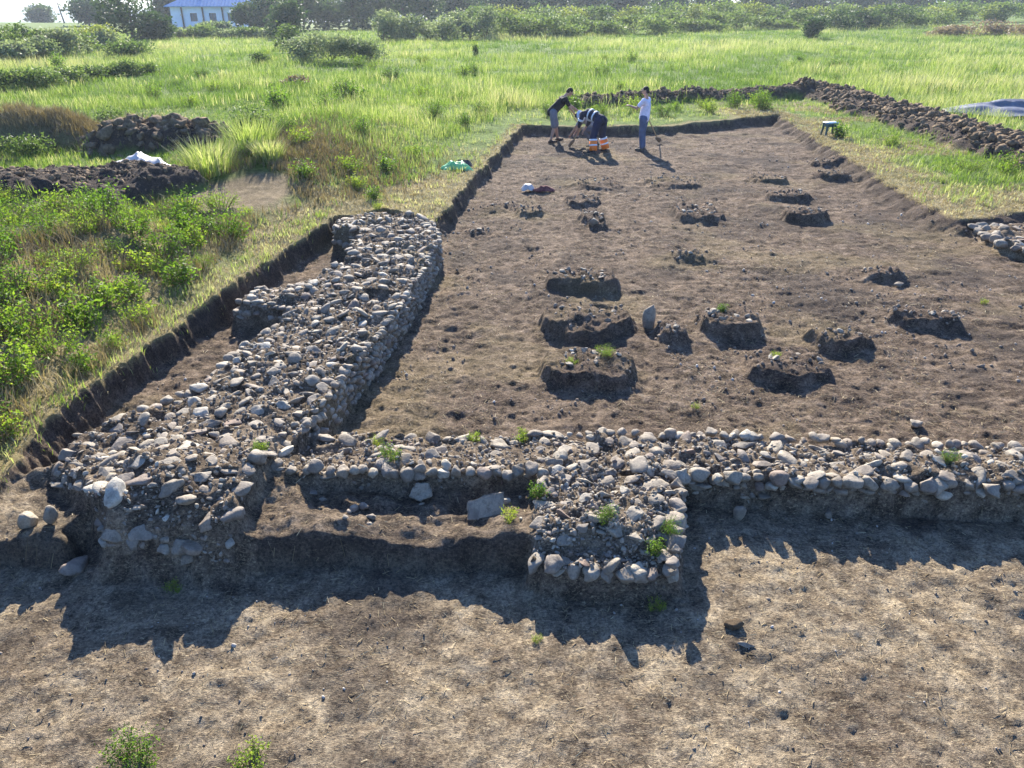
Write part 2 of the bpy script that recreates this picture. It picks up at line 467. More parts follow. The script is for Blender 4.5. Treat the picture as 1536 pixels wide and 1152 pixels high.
MAT['tan'] = leaf_mat('tan_reed', [(0, (.14, .10, .07)), (.4, (.27, .20, .14)), (.75, (.4, .31, .22)), (1, (.5, .42, .3))], .3)
MAT['bark'] = plain('bark', (.10, .075, .055), .95, .4, 14, .6)
MAT['clod'] = plain('clod_earth', (.165, .120, .074), .95, .5, 14, 1.0, .1)

# ------------------------------------------------------------------ ground sheet
def axis_x():
    xs = list(np.arange(-4.9, 4.9001, .02))
    st = .02; x = 4.9; r = []
    while x < 700:
        st = min(st * 1.03, .055) if x < 15 else st * 1.16
        x += st; r.append(x)
    return np.array([-v for v in r[::-1]] + xs + r)

def axis_y():
    ys = []
    y = 2.2
    while y < 8: ys.append(y); y += .02
    while y < 30: ys.append(y); y += .0027 * y
    while y < 110: ys.append(y); y += .008 * y
    while y < 900: ys.append(y); y += .05 * y
    b = []; y = 2.2; st = .05
    while y > -300:
        st = min(st * 1.12, .35) if y > -9.5 else st * 1.25
        y -= st; b.append(y)
    return np.array(b[::-1] + ys)

gx = axis_x(); gy = axis_y()
GX, GY = np.meshgrid(gx, gy)
GZ, GL, GC = terrain(GX, GY, 'all')
ny, nx = GX.shape
VALL = np.stack([GX, GY, GZ], -1).reshape(-1, 3)
CALL = GC.reshape(-1, 4)
idx = np.arange(ny * nx).reshape(ny, nx)
Q = np.stack([idx[:-1, :-1], idx[:-1, 1:], idx[1:, 1:], idx[1:, :-1]], -1).reshape(-1, 4)
LQ = np.stack([GL[:-1, :-1], GL[:-1, 1:], GL[1:, 1:], GL[1:, :-1]], -1).reshape(-1, 4)
QL = np.max(LQ, axis=1)

def sub_mesh(name, code, origin=(0, 0, 0)):
    q = Q[QL == code]
    u, inv = np.unique(q, return_inverse=True)
    return np_mesh(name, VALL[u] - np.array(origin), [inv.reshape(-1, 4)], smooth=True, color=CALL[u])

go = mobj('ground', sub_mesh('ground', 0), MAT['earth'])
go['kind'] = 'structure'

# ------------------------------------------------------------------ stones
def stone_template(seed, sub=3, angular=.5):
    r = random.Random(seed)
    bm = bmesh.new()
    bmesh.ops.create_icosphere(bm, subdivisions=sub, radius=1)
    vs = np.array([v.co[:] for v in bm.verts])
    fs = np.array([[v.index for v in f.verts] for f in bm.faces])
    bm.free()
    for k in range(r.randint(9, 15)):
        n = np.array([r.gauss(0, 1), r.gauss(0, 1), r.gauss(0, .8)]); n /= np.linalg.norm(n)
        d = r.uniform(.55, .92) - .1 * angular
        t = vs @ n
        over = np.clip(t - d, 0, None)
        vs = vs - np.outer(over * (.86 + .14 * angular), n)
    f1, f2 = r.uniform(1.2, 2.2), r.uniform(3, 5)
    ph = r.uniform(0, 50)
    dsp = .13 * vnoise(vs[:, 0] * f1 + ph, vs[:, 1] * f1 + vs[:, 2] * 1.7, seed) + .05 * vnoise(vs[:, 0] * f2 + vs[:, 2] * 3, vs[:, 1] * f2 - vs[:, 2] * 2.1 + ph, seed + 5)
    vs = vs * (1 + dsp)[:, None]
    return vs, fs

ST_HI = [stone_template(i, 3, .3 + .1 * (i % 6)) for i in range(12)]
ST_LO = [stone_template(i + 40, 2, .2 + .1 * (i % 7)) for i in range(10)]
ST_MIN = [stone_template(i + 90, 1, .3) for i in range(8)]
def clod_template(seed):
    v, f = stone_template(seed, 2, .2)
    d = .34 * vnoise(v[:, 0] * 2.3 + seed, v[:, 1] * 2.3 + v[:, 2] * 1.9, seed) + .22 * vnoise(v[:, 0] * 5 + v[:, 2] * 4, v[:, 1] * 5 - v[:, 2] * 3 + seed, seed + 3)
    return v * (1 + d)[:, None], f
CLODS = [clod_template(200 + i) for i in range(8)]
ST_MESH = []
for i, (v, f) in enumerate(ST_HI):
    me = np_mesh('facing_stone', v, [f], smooth=True, tone=np.zeros(len(v)))
    me.materials.append(MAT['stone'])
    ST_MESH.append(me)

def eul_mats(e):
    cx, sx = np.cos(e[:, 0]), np.sin(e[:, 0]); cy, sy = np.cos(e[:, 1]), np.sin(e[:, 1]); cz, sz = np.cos(e[:, 2]), np.sin(e[:, 2])
    R = np.empty((len(e), 3, 3))
    R[:, 0, 0] = cz * cy; R[:, 0, 1] = cz * sy * sx - sz * cx; R[:, 0, 2] = cz * sy * cx + sz * sx
    R[:, 1, 0] = sz * cy; R[:, 1, 1] = sz * sy * sx + cz * cx; R[:, 1, 2] = sz * sy * cx - cz * sx
    R[:, 2, 0] = -sy; R[:, 2, 1] = cy * sx; R[:, 2, 2] = cy * cx
    return R

def merged(name, templates, pos, eul, scl, tone, smooth=True):
    """many small pieces in one mesh"""
    pos = np.asarray(pos, float); eul = np.asarray(eul, float); scl = np.asarray(scl, float)
    which = rng.integers(0, len(templates), len(pos))
    R = eul_mats(eul)
    Vs, Fs, Ts = [], [], []
    off = 0
    for k, (tv, tf) in enumerate(templates):
        s = np.nonzero(which == k)[0]
        if not len(s): continue
        v = tv[None] * scl[s][:, None, :]
        v = np.einsum('nij,nkj->nki', R[s], v) + pos[s][:, None, :]
        n = len(tv)
        Vs.append(v.reshape(-1, 3))
        Fs.append((tf[None] + (off + np.arange(len(s)) * n)[:, None, None]).reshape(-1, tf.shape[1]))
        Ts.append(np.repeat(np.asarray(tone)[s], n))
        off += n * len(s)
    return np_mesh(name, np.concatenate(Vs), [np.concatenate(Fs)], tone=np.concatenate(Ts), smooth=smooth)

def throw(poly, n, rmin, rmax, seed, inset=0.0, pack=.82, power=2.0):
    """dart throwing of stones of varied size inside a polygon"""
    r = np.random.default_rng(seed)
    P = np.array(poly)
    lo, hi = P.min(0), P.max(0)
    c = r.uniform(lo, hi, (n * 6, 2))
    sd = sd_poly(c[:, 0], c[:, 1], poly)
    c = c[sd < -inset]
    rad = rmin + (rmax - rmin) * r.random(len(c)) ** power
    o = np.argsort(-rad)
    c, rad = c[o], rad[o]
    cell = rmax * 2
    grid = {}
    keep = []
    for i in range(len(c)):
        k = (int(c[i, 0] // cell), int(c[i, 1] // cell))
        ok = True
        for a in (-1, 0, 1):
            for b in (-1, 0, 1):
                for j in grid.get((k[0] + a, k[1] + b), ()):
                    if (c[i, 0] - c[j, 0]) ** 2 + (c[i, 1] - c[j, 1]) ** 2 < ((rad[i] + rad[j]) * pack) ** 2:
                        ok = False; break
                if not ok: break
            if not ok: break
        if ok:
            grid.setdefault(k, []).append(i); keep.append(i)
            if len(keep) >= n: break
    return c[keep], rad[keep]

def along(poly, spacing):
    pts = []
    for (x0, y0), (x1, y1) in zip(poly[:-1], poly[1:]):
        L = math.hypot(x1 - x0, y1 - y0)
        k = 0.0
        while k < L:
            pts.append((x0 + (x1 - x0) * k / L, y0 + (y1 - y0) * k / L, (x1 - x0) / L, (y1 - y0) / L))
            k += spacing() if callable(spacing) else spacing
    return pts

def build_wall(name, code, origin, label, cat, poly, nstones, edge_rows, seed, rr=(.035, .125), gravel=900):
    """rubble wall: earth-and-mortar core, up to 100 larger stones as parts, the rest in one part"""
    root = empty(name, origin, 0, label, cat)
    O = np.array(origin)
    core = mobj('core', sub_mesh('core', code, origin), MAT['earth'], root)
    r = random.Random(seed)
    pos, eul, scl = [], [], []
    c, rad = throw(poly, nstones, rr[0], rr[1], seed, .015, .90, 3.6)
    kp = (fbm(c[:, 0] * 1.7, c[:, 1] * 1.7, 3, seed) > (-.38 if code != 3 else -.8)) | (rad > rr[1] * .8)
    if code == 2: kp &= ~((c[:, 0] < .15) & (c[:, 1] > 5.74) & (c[:, 1] < 6.25) & (np.arange(len(c)) % 5 < 3))
    c, rad = c[kp], rad[kp]
    zz = terrain(c[:, 0], c[:, 1])
    for (x, y), q, z in zip(c, rad, zz):
        flat = r.uniform(.28, .6)
        pos.append((x, y, z + q * flat * r.uniform(-.60, .15)))
        eul.append((r.gauss(0, .32), r.gauss(0, .32), r.uniform(0, 2 * PI)))
        scl.append((q * r.uniform(1.0, 1.45), q * r.uniform(.75, 1.05), q * flat))
    for row in edge_rows:
        pl, zf, rlo, rhi, outv, flat = row
        for (x, y, tx, ty) in along(pl, lambda: r.uniform(rlo, rhi) * 1.75):
            q = r.uniform(rlo, rhi)
            z = zf(x, y) if callable(zf) else zf
            nx_, ny_ = ty, -tx
            pos.append((x + nx_ * outv + r.gauss(0, .012), y + ny_ * outv + r.gauss(0, .012), z + r.gauss(0, .015)))
            eul.append((r.gauss(0, .18), r.gauss(0, .18), math.atan2(ty, tx) + r.gauss(0, .25)))
            scl.append((q * r.uniform(.9, 1.2), q * r.uniform(.9, 1.3), q * flat * r.uniform(.85, 1.15)))
    pos = np.array(pos); eul = np.array(eul); scl = np.array(scl)
    # apparent size ~ volume^(1/3) / distance
    vis = (scl.prod(1) ** (1 / 3)) / np.hypot(pos[:, 0], pos[:, 1] + .5)
    vis = np.where(np.abs(pos[:, 0]) > .62 * pos[:, 1] + 1.0, 0, vis)
    order = np.argsort(-vis)
    big, rest = order[:100], order[100:]
    for i in big:
        o = bpy.data.objects.new('facing_stone', ST_MESH[r.randrange(12)])
        o.location = pos[i] - O; o.rotation_euler = eul[i]; o.scale = scl[i]
        link(o, root)
    # gravel and mortar crumbs between the stones
    gp = np.random.default_rng(seed + 1)
    P = np.array(poly); lo, hi = P.min(0), P.max(0)
    g = gp.uniform(lo, hi, (gravel * 4, 2)); g = g[sd_poly(g[:, 0], g[:, 1], poly) < .0][:gravel]
    gz = terrain(g[:, 0], g[:, 1])
    gr = .007 + .020 * gp.random(len(g)) ** 2
    rp = np.concatenate([pos[rest], np.column_stack([g, gz + gr * .3])])
    re = np.concatenate([eul[rest], gp.uniform(0, 6, (len(g), 3))])
    rs = np.concatenate([scl[rest], np.column_stack([gr * 1.2, gr, gr * .55])])
    me = merged('rubble', ST_LO, rp - O, re, rs, gp.random(len(rp)))
    rb = mobj('rubble', me, MAT['stone'], root)
    rb['kind'] = 'stuff'
    return root

zline = lambda dz: (lambda x, y: zat(x, y + .10) + dz)
rows = []
# inner face of the long wall: courses from floor to top
rf = [(-1.22, 12.5), (-1.45, 9.6), (-1.62, 8.4), (-1.95, 6.35)]
rf = rf[::-1]
for k in range(6):
    rows.append((rf, .04 + .074 * k, .035, .066, .012 - .004 * k, .72))
rows.append(([(-1.22, 12.5), (-1.40, 13.55), (-2.0, 14.15)], .42, .05, .08, .0, .7))
rows.append(([(-1.22, 12.5), (-1.40, 13.55), (-2.0, 14.15)], .30, .05, .08, .02, .7))
# outer edge, the two stubs
rows.append(([(-3.75, 6.75), (-3.32, 7.3), (-3.19, 8.34), (-2.9, 9.0), (-2.78, 9.45), (-3.72, 9.80), (-3.60, 10.4), (-2.8, 10.45), (-2.58, 11.5), (-2.62, 12.9), (-3.1, 13.2), (-3.2, 14.0), (-2.0, 14.15)][::-1], .33, .04, .09, -.04, .6))
rows.append(([(-2.78, 9.45), (-3.72, 9.80), (-3.60, 10.4)][::-1], .20, .06, .10, 0, .7))
rows.append(([(-2.62, 12.9), (-3.1, 13.2), (-3.2, 14.0)][::-1], .20, .06, .10, 0, .7))
# the near corner
rows.append(([(-3.12, 4.74), (-2.4, 4.64)], .27, .05, .085, -.05, .8))
rows.append(([(-4.0, 5.72), (-3.5, 5.25), (-3.12, 4.74)], .25, .05, .11, -.07, .6))
rows.append(([(-4.02, 6.35), (-4.0, 5.72)], .27, .06, .11, -.05, .6))
build_wall('rubble_wall', 1, (-2.4, 8.0, 0), 'long collapsed rubble stone wall running from the near corner back along the narrow side trench', 'stone wall', LW, 4200, rows, 5, (.018, .105), gravel=5200)
rows = []
rows.append(([(-2.12, 5.60), (0.28, 5.62)], .355, .045, .072, .0, .95))
rows.append(([(1.45, 5.60), (2.9, 5.49), (4.3, 5.43), (7.4, 5.3)], .31, .055, .10, -.02, .8))
rows.append(([(1.45, 5.61), (2.9, 5.50), (4.3, 5.44), (7.4, 5.3)], .22, .04, .075, -.035, .6))
rows.append(([(1.45, 5.63), (2.9, 5.52), (4.3, 5.46), (7.4, 5.3)], .10, .03, .06, -.05, .6))
rows.append(([(4.73, 6.12), (3.35, 6.26), (2.1, 6.36), (.5, 6.40)], .27, .035, .08, 0, .75))
build_wall('rubble_wall', 2, (1.5, 6.0, 0), 'straight rubble stone wall crossing the picture in front of the dug field with rounded cobbles along its shaded face', 'stone wall', FW, 2300, rows, 6, (.018, .10), 3600)
rows = []
rows.append(([(0.16, 4.56), (0.7, 4.44), (1.22, 4.44)], .20, .06, .10, -.03, .8))
rows.append(([(1.22, 4.44), (1.40, 5.3), (1.46, 5.62)], .32, .05, .10, -.03, .75))
rows.append(([(1.22, 4.44), (1.40, 5.3), (1.46, 5.62)], .18, .04, .09, -.03, .7))
build_wall('stone_pier', 3, (.8, 5.0, 0), 'short square rubble pier jutting out from the front wall, weeds on its end', 'stone pier', SP, 800, rows, 7, (.020, .09), 1500)
rows = [([(8.75, 14.4), (8.62, 13.2), (8.9, 12.5), (9.7, 12.2)], .15, .08, .15, .0, .7)]
build_wall('rubble_wall', 4, (9.5, 13.5, 0), 'low fragment of rubble wall in the shaded cutting below the grass corner at the edge of the photo', 'stone wall', RW, 260, rows, 8, (.04, .14), 300)

# ------------------------------------------------------------------ blades, leaves
def blades(px, py, pz, h, w, lean, az, tone, tip=None):
    """5-vertex blades; all arrays of the same length"""
    n = len(px)
    ca, sa = np.cos(az), np.sin(az)
    lx, ly = ca * lean * h, sa * lean * h
    wx, wy = -sa * w * .5, ca * w * .5
    V = np.empty((n, 5, 3))
    V[:, 0] = np.stack([px - wx, py - wy, pz - .02], -1)
    V[:, 1] = np.stack([px + wx, py + wy, pz - .02], -1)
    V[:, 2] = np.stack([px + lx * .35 + wx * .8, py + ly * .35 + wy * .8, pz + h * .58], -1)
    V[:, 3] = np.stack([px + lx * .35 - wx * .8, py + ly * .35 - wy * .8, pz + h * .58], -1)
    V[:, 4] = np.stack([px + lx, py + ly, pz + h], -1)
    b = np.arange(n)[:, None] * 5
    q = b + np.array([[0, 1, 2, 3]]); t = b + np.array([[3, 2, 4]])
    tn = np.repeat(tone[:, None], 5, 1).copy()
    if tip is not None:
        tn[:, 4] = np.clip(tn[:, 4] + tip, 0, 1); tn[:, 2:4] = np.clip(tn[:, 2:4] + (tip * .4)[:, None] if np.ndim(tip) else tn[:, 2:4] + tip * .4, 0, 1)
    return V.reshape(-1, 3), q, t, tn.ravel()

def tufts(cx, cy, nb, h, w, spread, lean, tone, zz=None, tip=.15, tjit=.12):
    n = len(cx)
    def rep(a): return np.repeat(np.broadcast_to(a, (n,)), nb)
    N = n * nb
    r = np.sqrt(rng.random(N)) * rep(spread); a = rng.random(N) * 2 * PI
    x = rep(cx) + r * np.cos(a); y = rep(cy) + r * np.sin(a)
    z = terrain(x, y)
    return blades(x, y, z, rep(h) * rng.uniform(.55, 1.15, N), rep(w) * rng.uniform(.7, 1.3, N), rep(lean) * rng.uniform(.3, 1.5, N), rng.random(N) * 2 * PI,
                  np.clip(rep(tone) + rng.normal(0, tjit, N), 0, 1), tip)

def stuff_blades(name, parts, mat, label, cat):
    Vs, Qs, Ts, Tn = [], [], [], []
    off = 0
    for V, q, t, tn in parts:
        Vs.append(V); Qs.append(q + off); Ts.append(t + off); Tn.append(tn); off += len(V)
    o = mobj(name, np_mesh(name, np.concatenate(Vs), [np.concatenate(Qs), np.concatenate(Ts)], tone=np.concatenate(Tn)), mat)
    return tag(o, label, cat, None, 'stuff')

def frustum(n, d0, d1, side=.80, margin=3.0, seed=1):
    r = np.random.default_rng(seed)
    d = np.exp(r.uniform(math.log(d0), math.log(d1), n))
    x = r.uniform(-1, 1, n) * (d * side + margin)
    return x, d

def clear_of(x, y, pit=.1, heap=.95):
    """True where grass may grow"""
    k = sd_poly(x, y, PIT) > pit
    k &= np.hypot((x + 5.35) / 1.15, (y - 15.1) / 1.5) + .25 * fbm(x * 1.3, y * 1.3, 2, 37) > 1
    for h in HEAPS:
        k &= heap_q(x, y, h) > heap
    return k

# tall meadow
x, y = frustum(46000, 17, 125, .82, 3, 3)
k = clear_of(x, y, 1.3)
tall = smooth01(24, 31, y + .35 * np.abs(x - 3) * (x < 3)) 
inr = (x > 8) & (x < 13.2) & (y < 35)
tall = np.where(inr, .12, tall)
tall = np.where((x > -.5) & (x < 13) & (y > 26) & (y < 32.6 + (x - 7) * .3), .08, tall)
tall = np.where((x < -1) & (y < 30), np.clip(.35 + .5 * (np.exp(-(((x + 5.5) / 3) ** 2 + ((y - 24) / 6) ** 2))), 0, 1), tall)
k &= rng.random(len(x)) < (.25 + .75 * tall)
x, y, tall = x[k], y[k], tall[k]
pt = fbm(x * .10, y * .10, 3, 121); pt2 = fbm(x * .5, y * .5, 2, 122)
tone = np.clip(.41 + .30 * pt + .24 * pt2, .03, .95)
hh = (.11 + .23 * tall) * (1 + .5 * pt2) * (1 + .25 * pt)
ww = .006 + .00030 * y
grass_parts = [tufts(x, y, 9, hh, ww, .22 + .0045 * y, .6, tone, tip=.22, tjit=.15)]
hb = rng.random(len(x)) < .022
grass_parts.append(tufts(x[hb], y[hb], 22, hh[hb] * 1.25, ww[hb] * 1.6, .35 + .006 * y[hb], .5, np.where(rng.random(hb.sum()) < .7, .10, .9), tip=.1))
sh = (tall > .5) & (pt + pt2 * .6 > -.3) & (rng.random(len(x)) < .4)      # pale seed heads standing above the blades
grass_parts.append(tufts(x[sh], y[sh], 4, hh[sh] * 1.35, .004 + .00020 * y[sh], .3 + .004 * y[sh], .45, .74, tip=.22, tjit=.08))
# short sward and cut edges beside the trench
x, y = frustum(22000, 12, 36, .82, 4, 4)
k = clear_of(x, y, .12)
pn = fbm(x * .55, y * .55, 3, 34)
sdp = sd_poly(x, y, PIT)
k &= rng.random(len(x)) < np.where((sdp < 1.7) & (x < 2), .30, np.where(sdp < .8, .2, .8))
x, y, pn, sdp = x[k], y[k], pn[k], sdp[k]
tone = np.clip(.36 + .9 * np.clip(-pn, 0, 1) + .30 * (sdp < 1.6) + .1 * rng.normal(size=len(x)), 0, 1)
grass_parts.append(tufts(x, y, 7, .09 + .10 * smooth01(-.3, .5, pn) , .012, .10, .8, tone, tip=.15))
# ragged cut grass hanging over the section edges and along the left bank
x = rng.uniform(-13, -3.4, 9000); y = rng.uniform(3, 15, 9000)
k = clear_of(x, y, .03, 1.0)
x, y = x[k], y[k]
sdp = sd_poly(x, y, PIT)
k = rng.random(len(x)) < np.where(sdp < .5, .8, .10)
x, y, sdp = x[k], y[k], sdp[k]
tone = np.clip(.35 + .35 * (sdp < .45) + .25 * fbm(x * .9, y * .9, 2, 77), 0, 1)
grass_parts.append(tufts(x, y, 6, np.where(sdp < .5, .10, .20), .009, .09, .7, tone, tip=.2))
x = np.concatenate([rng.uniform(-7, .6, 26000), rng.uniform(8, 13.5, 26000)]); y = rng.uniform(4, 31, 52000)
k = clear_of(x, y, .0, 1.02)
x, y = x[k], y[k]
sdp = sd_poly(x, y, PIT)
_, _, cc = terrain(x, y, 'all')
k = rng.random(len(x)) < np.clip(cc[:, 0] * 1.4, 0, 1)
x, y = x[k], y[k]
turf = tufts(x, y, 4, .05, .006 + .0003 * y, .09, 1.6, np.clip(rng.normal(.66, .2, len(x)), 0, 1), tip=.1)
stuff_blades('grass', grass_parts, MAT['grass'], 'tall bright meadow grass and cut turf growing all round the trench', 'grass')

# straw and stubble trodden into the floors
x = rng.uniform(-5, 5.5, 5000); y = 2.4 + 3.6 * rng.random(5000) ** 1.1
x2, y2 = frustum(30000, 6, 27, .75, .5, 8)
x = np.concatenate([x, x2]); y = np.concatenate([y, y2])
k = sd_poly(x, y, PIT) < -.1
x, y = x[k], y[k]
_, lb, _ = terrain(x, y, 'all')
k = (lb == 0) & (fbm(x * 1.3, y * 1.3, 3, 131) > -.1)
x, y = x[k], y[k]
n = len(x)
ln = rng.uniform(.015, .055, n) * (1 + .05 * y); az = rng.random(n) * 2 * PI
z = terrain(x, y)
z2 = terrain(x + np.cos(az) * ln, y + np.sin(az) * ln)
wd = rng.uniform(.0016, .0034, n) * (1 + y * .08)
V = np.empty((n, 4, 3))
sx, sy = -np.sin(az) * wd / 2, np.cos(az) * wd / 2
lift = rng.random(n) ** 3 * .012
V[:, 0] = np.stack([x - sx, y - sy, z + .004], -1); V[:, 1] = np.stack([x + sx, y + sy, z + .006], -1)
V[:, 2] = np.stack([x + np.cos(az) * ln + sx, y + np.sin(az) * ln + sy, z2 + .008 + lift], -1)
V[:, 3] = np.stack([x + np.cos(az) * ln - sx, y + np.sin(az) * ln - sy, z2 + .006 + lift], -1)
tn = np.repeat(np.clip(rng.normal(.5, .25, n), 0, 1), 4)
so = mobj('straw_litter', np_mesh('straw_litter', V.reshape(-1, 3), [np.arange(n * 4).reshape(-1, 4)], tone=tn), MAT['dry'])
tag(so, 'pale straw and stubble trodden into the bare trench floor', 'straw', None, 'stuff')

# crumbs of soil over the floors
x = rng.uniform(-5, 5.5, 5000); y = 2.4 + 3.6 * rng.random(5000)
x2, y2 = frustum(30000, 6, 27, .75, .5, 9)
x = np.concatenate([x, x2]); y = np.concatenate([y, y2])
k = sd_poly(x, y, PIT) < -.05
x, y = x[k], y[k]
_, lb, _ = terrain(x, y, 'all')
k = (lb == 0) & (fbm(x * .8, y * .8, 3, 141) > .0)
x, y = x[k], y[k]; n = len(x)
rd = (.003 + .011 * rng.random(n) ** 7) * (1 + .02 * y) + np.where(y > 6, .030 * rng.random(n) ** 14, .012 * rng.random(n) ** 30)
me = merged('soil_crumbs', ST_MIN, np.column_stack([x, y, terrain(x, y) + rd * .15]), rng.uniform(0, 6, (n, 3)), np.column_stack([rd * 1.2, rd, rd * .7]), rng.random(n))
cm, nt = new_mat('crumb_earth'); b = NB(nt)
tone_ = b.n('ShaderNodeAttribute', attribute_name='tone').outputs['Fac']
b.out(principled(b, b.ramp(tone_, [(0, (.14, .112, .085)), (.5, (.24, .195, .145)), (.85, (.36, .31, .24)), (1, (.5, .47, .41))]), .95, None, .1))
so = mobj('soil_crumbs', me, cm)
tag(so, 'small dry crumbs of soil scattered over the trench floor', 'soil crumbs', None, 'stuff')

# ------------------------------------------------------------------ earth mounds
MLAB = [
 'long dark earth mound topped with pale stones, furthest of three in line with the pier',
 'broad lumpy earth mound, middle one of three standing in line behind the pier',
 'earth mound with stones and green grass on top, nearest the wall of its three',
 'small narrow earth mound beside an upright stone, next to the grassy round mound',
 'rounded earth mound with a bright grass tuft and pale stones on its top',
 'low wide earth mound with sparse sprouts near the front wall, away from the pier',
 'blocky dark earth mound casting a slanting shadow beside the low wide sprouting mound',
 'slanting ridge-like earth mound nearest the outer edge of the dug field',
 'small flat earth mound with a white stone lying in the shadow before it',
 'small shallow dark earth hump alone in the middle of the dug field',
 'tall rounded earth mound topped with dry earth lumps, in front of a lower brown mound',
 'low brown earth mound just behind the tall rounded mound',
 'smooth dark dome of earth near the scalloped trench edge below the stool',
 'low earth mound just behind the smooth dark dome near the scalloped edge',
 'low dark earth mound in the row between the smooth dome and the wide stony mound',
 'wide stony earth mound with a steep dark front, behind the small shallow hump',
 'wide low spread of dark earth in front of the man in the white shirt',
 'narrow earth pile with white stones ending in one square block',
 'low dark earth pile just behind the narrow pile with white stones',
 'small dark earth lump closest to the end of the long rubble wall',
 'faint low earth patch in front of the bending man in orange trouser cuffs',
 'tiny flat earth hump beside the foot of the section near the wall end',
 'thin low earth spread near the section edge past the wall end']
MOBJ = []
for i, (cx, cy, a, b_, h, r) in enumerate(MOUNDS):
    o = (cx, cy, 0)
    root = empty('earth_mound', o, 0, MLAB[i], 'earth mound', 'earth mounds left standing on the dug floor')
    mobj('mound_body', sub_mesh('mound_body', NM0 + i, o), MAT['earth'], root)
    MOBJ.append(root)
    # stones bedded in the top
    ns = {0: 12, 1: 6, 2: 12, 3: 3, 4: 8, 5: 6, 6: 4, 7: 4, 8: 1, 10: 5, 11: 3, 15: 14, 16: 8, 17: 11, 18: 5}.get(i, 2)
    rr_ = random.Random(300 + i)
    for s in range(ns):
        u, v = rr_.uniform(-.75, .75) * a, rr_.uniform(-.75, .75) * b_
        c, s_ = math.cos(r), math.sin(r)
        X, Y = cx + u * c - v * s_, cy + u * s_ + v * c
        q = rr_.uniform(.025, .055)
        so = bpy.data.objects.new('bedded_stone', ST_MESH[rr_.randrange(12)])
        so.location = (X - cx, Y - cy, zat(X, Y) + q * .2)
        so.scale = (q * 1.3, q, q * .6); so.rotation_euler = (rr_.gauss(0, .3), rr_.gauss(0, .3), rr_.uniform(0, 6))
        link(so, root)
    # earth crumbs lying on it
    n = int(40 + 90 * a)
    u = rng.uniform(-1.0, 1.0, n) * a; v = rng.uniform(-1.0, 1.0, n) * b_
    X = cx + u * math.cos(r) - v * math.sin(r); Y = cy + u * math.sin(r) + v * math.cos(r)
    q = .007 + .032 * rng.random(n) ** 4
    me = merged('clods', ST_MIN, np.column_stack([X - cx, Y - cy, terrain(X, Y) + q * .3]), rng.uniform(0, 6, (n, 3)), np.column_stack([q * 1.3, q, q * .6]), rng.random(n) * .75)
    co = mobj('clods', me, cm, root)
    co['kind'] = 'stuff'

# the upright stone beside the narrow mound, the square block by the stone pile
def lone_stone(name, x, y, s, rot, label, t=0, sink=.3, cat='stone', group=None, mat=None):
    o = bpy.data.objects.new(name, ST_MESH[t])
    if mat is not None:
        o.data = ST_MESH[t].copy(); o.data.materials.clear(); o.data.materials.append(mat)
    o.location = (x, y, zat(x, y) + s[2] * (1 - sink))
    o.scale = s; o.rotation_euler = rot
    link(o)
    return tag(o, label, cat, group)

lone_stone('upright_stone', 1.86, 9.72, (.10, .09, .24), (0, .1, .3), 'pale topped upright stone leaning beside the small narrow earth mound', 3, .35)
lone_stone('stone_block', 1.60, 14.88, (.13, .12, .11), (0, .1, .5), 'square pale stone block at the near end of the narrow stony pile', 7, .3)
lone_stone('loose_stone', 6.0, 11.35, (.10, .06, .04), (0, 0, .2), 'white stone lying in shadow before the small flat mound', 2, .3)
lone_stone('loose_stone', 1.95, 5.42, (.06, .05, .075), (.2, .1, 0), 'rounded pale stone standing in the shadow below the front wall, nearer the pier', 1, .2)
lone_stone('loose_stone', 2.72, 5.42, (.05, .04, .045), (.2, .1, 1), 'small whitish stone in the shadow below the front wall, farther from the pier', 5, .2)
lone_stone('loose_stone', -3.86, 5.0, (.085, .075, .09), (.2, .2, 1), 'round grey cobble on the sunlit hump by the near wall corner', 4, .2)
lone_stone('loose_stone', -3.68, 5.02, (.055, .055, .10), (.1, .1, .4), 'upright pale stone beside the round cobble on the sunlit hump', 8, .2)
lone_stone('loose_stone', -3.42, 4.75, (.13, .10, .06), (.2, .1, 1), 'flat lumpy stone at the foot of the near wall corner', 9, .2)
lone_stone('loose_stone', 4.25, 7.05, (.10, .07, .055), (0, 0, .4), 'dark lump of stone alone on the floor behind the front wall', 10, .15)
lone_stone('earth_clod', 1.57, 4.12, (.085, .05, .045), (0, 0, .2), 'dark clod half sunk in the sunlit floor beyond the pier shadow', 6, .4, 'clod', None, MAT['clod'])
lone_stone('loose_stone', 1.60, 3.94, (.075, .022, .02), (0, 0, -.4), 'pale splinter of stone lying next to the dark clod on the sunlit floor', 11, .2)

rs = random.Random(77)
for i in range(14):
    q = rs.uniform(.016, .038)
    lone_stone('small_stone', rs.uniform(-1.75, .1), rs.uniform(5.0, 5.5), (q * 1.3, q, q * .7), (rs.gauss(0, .2), 0, rs.uniform(0, 6)),
               'small stone lying loose in the shallow recess between the near corner and the pier', rs.randrange(12), .35, 'stone', 'small stones in the recess')

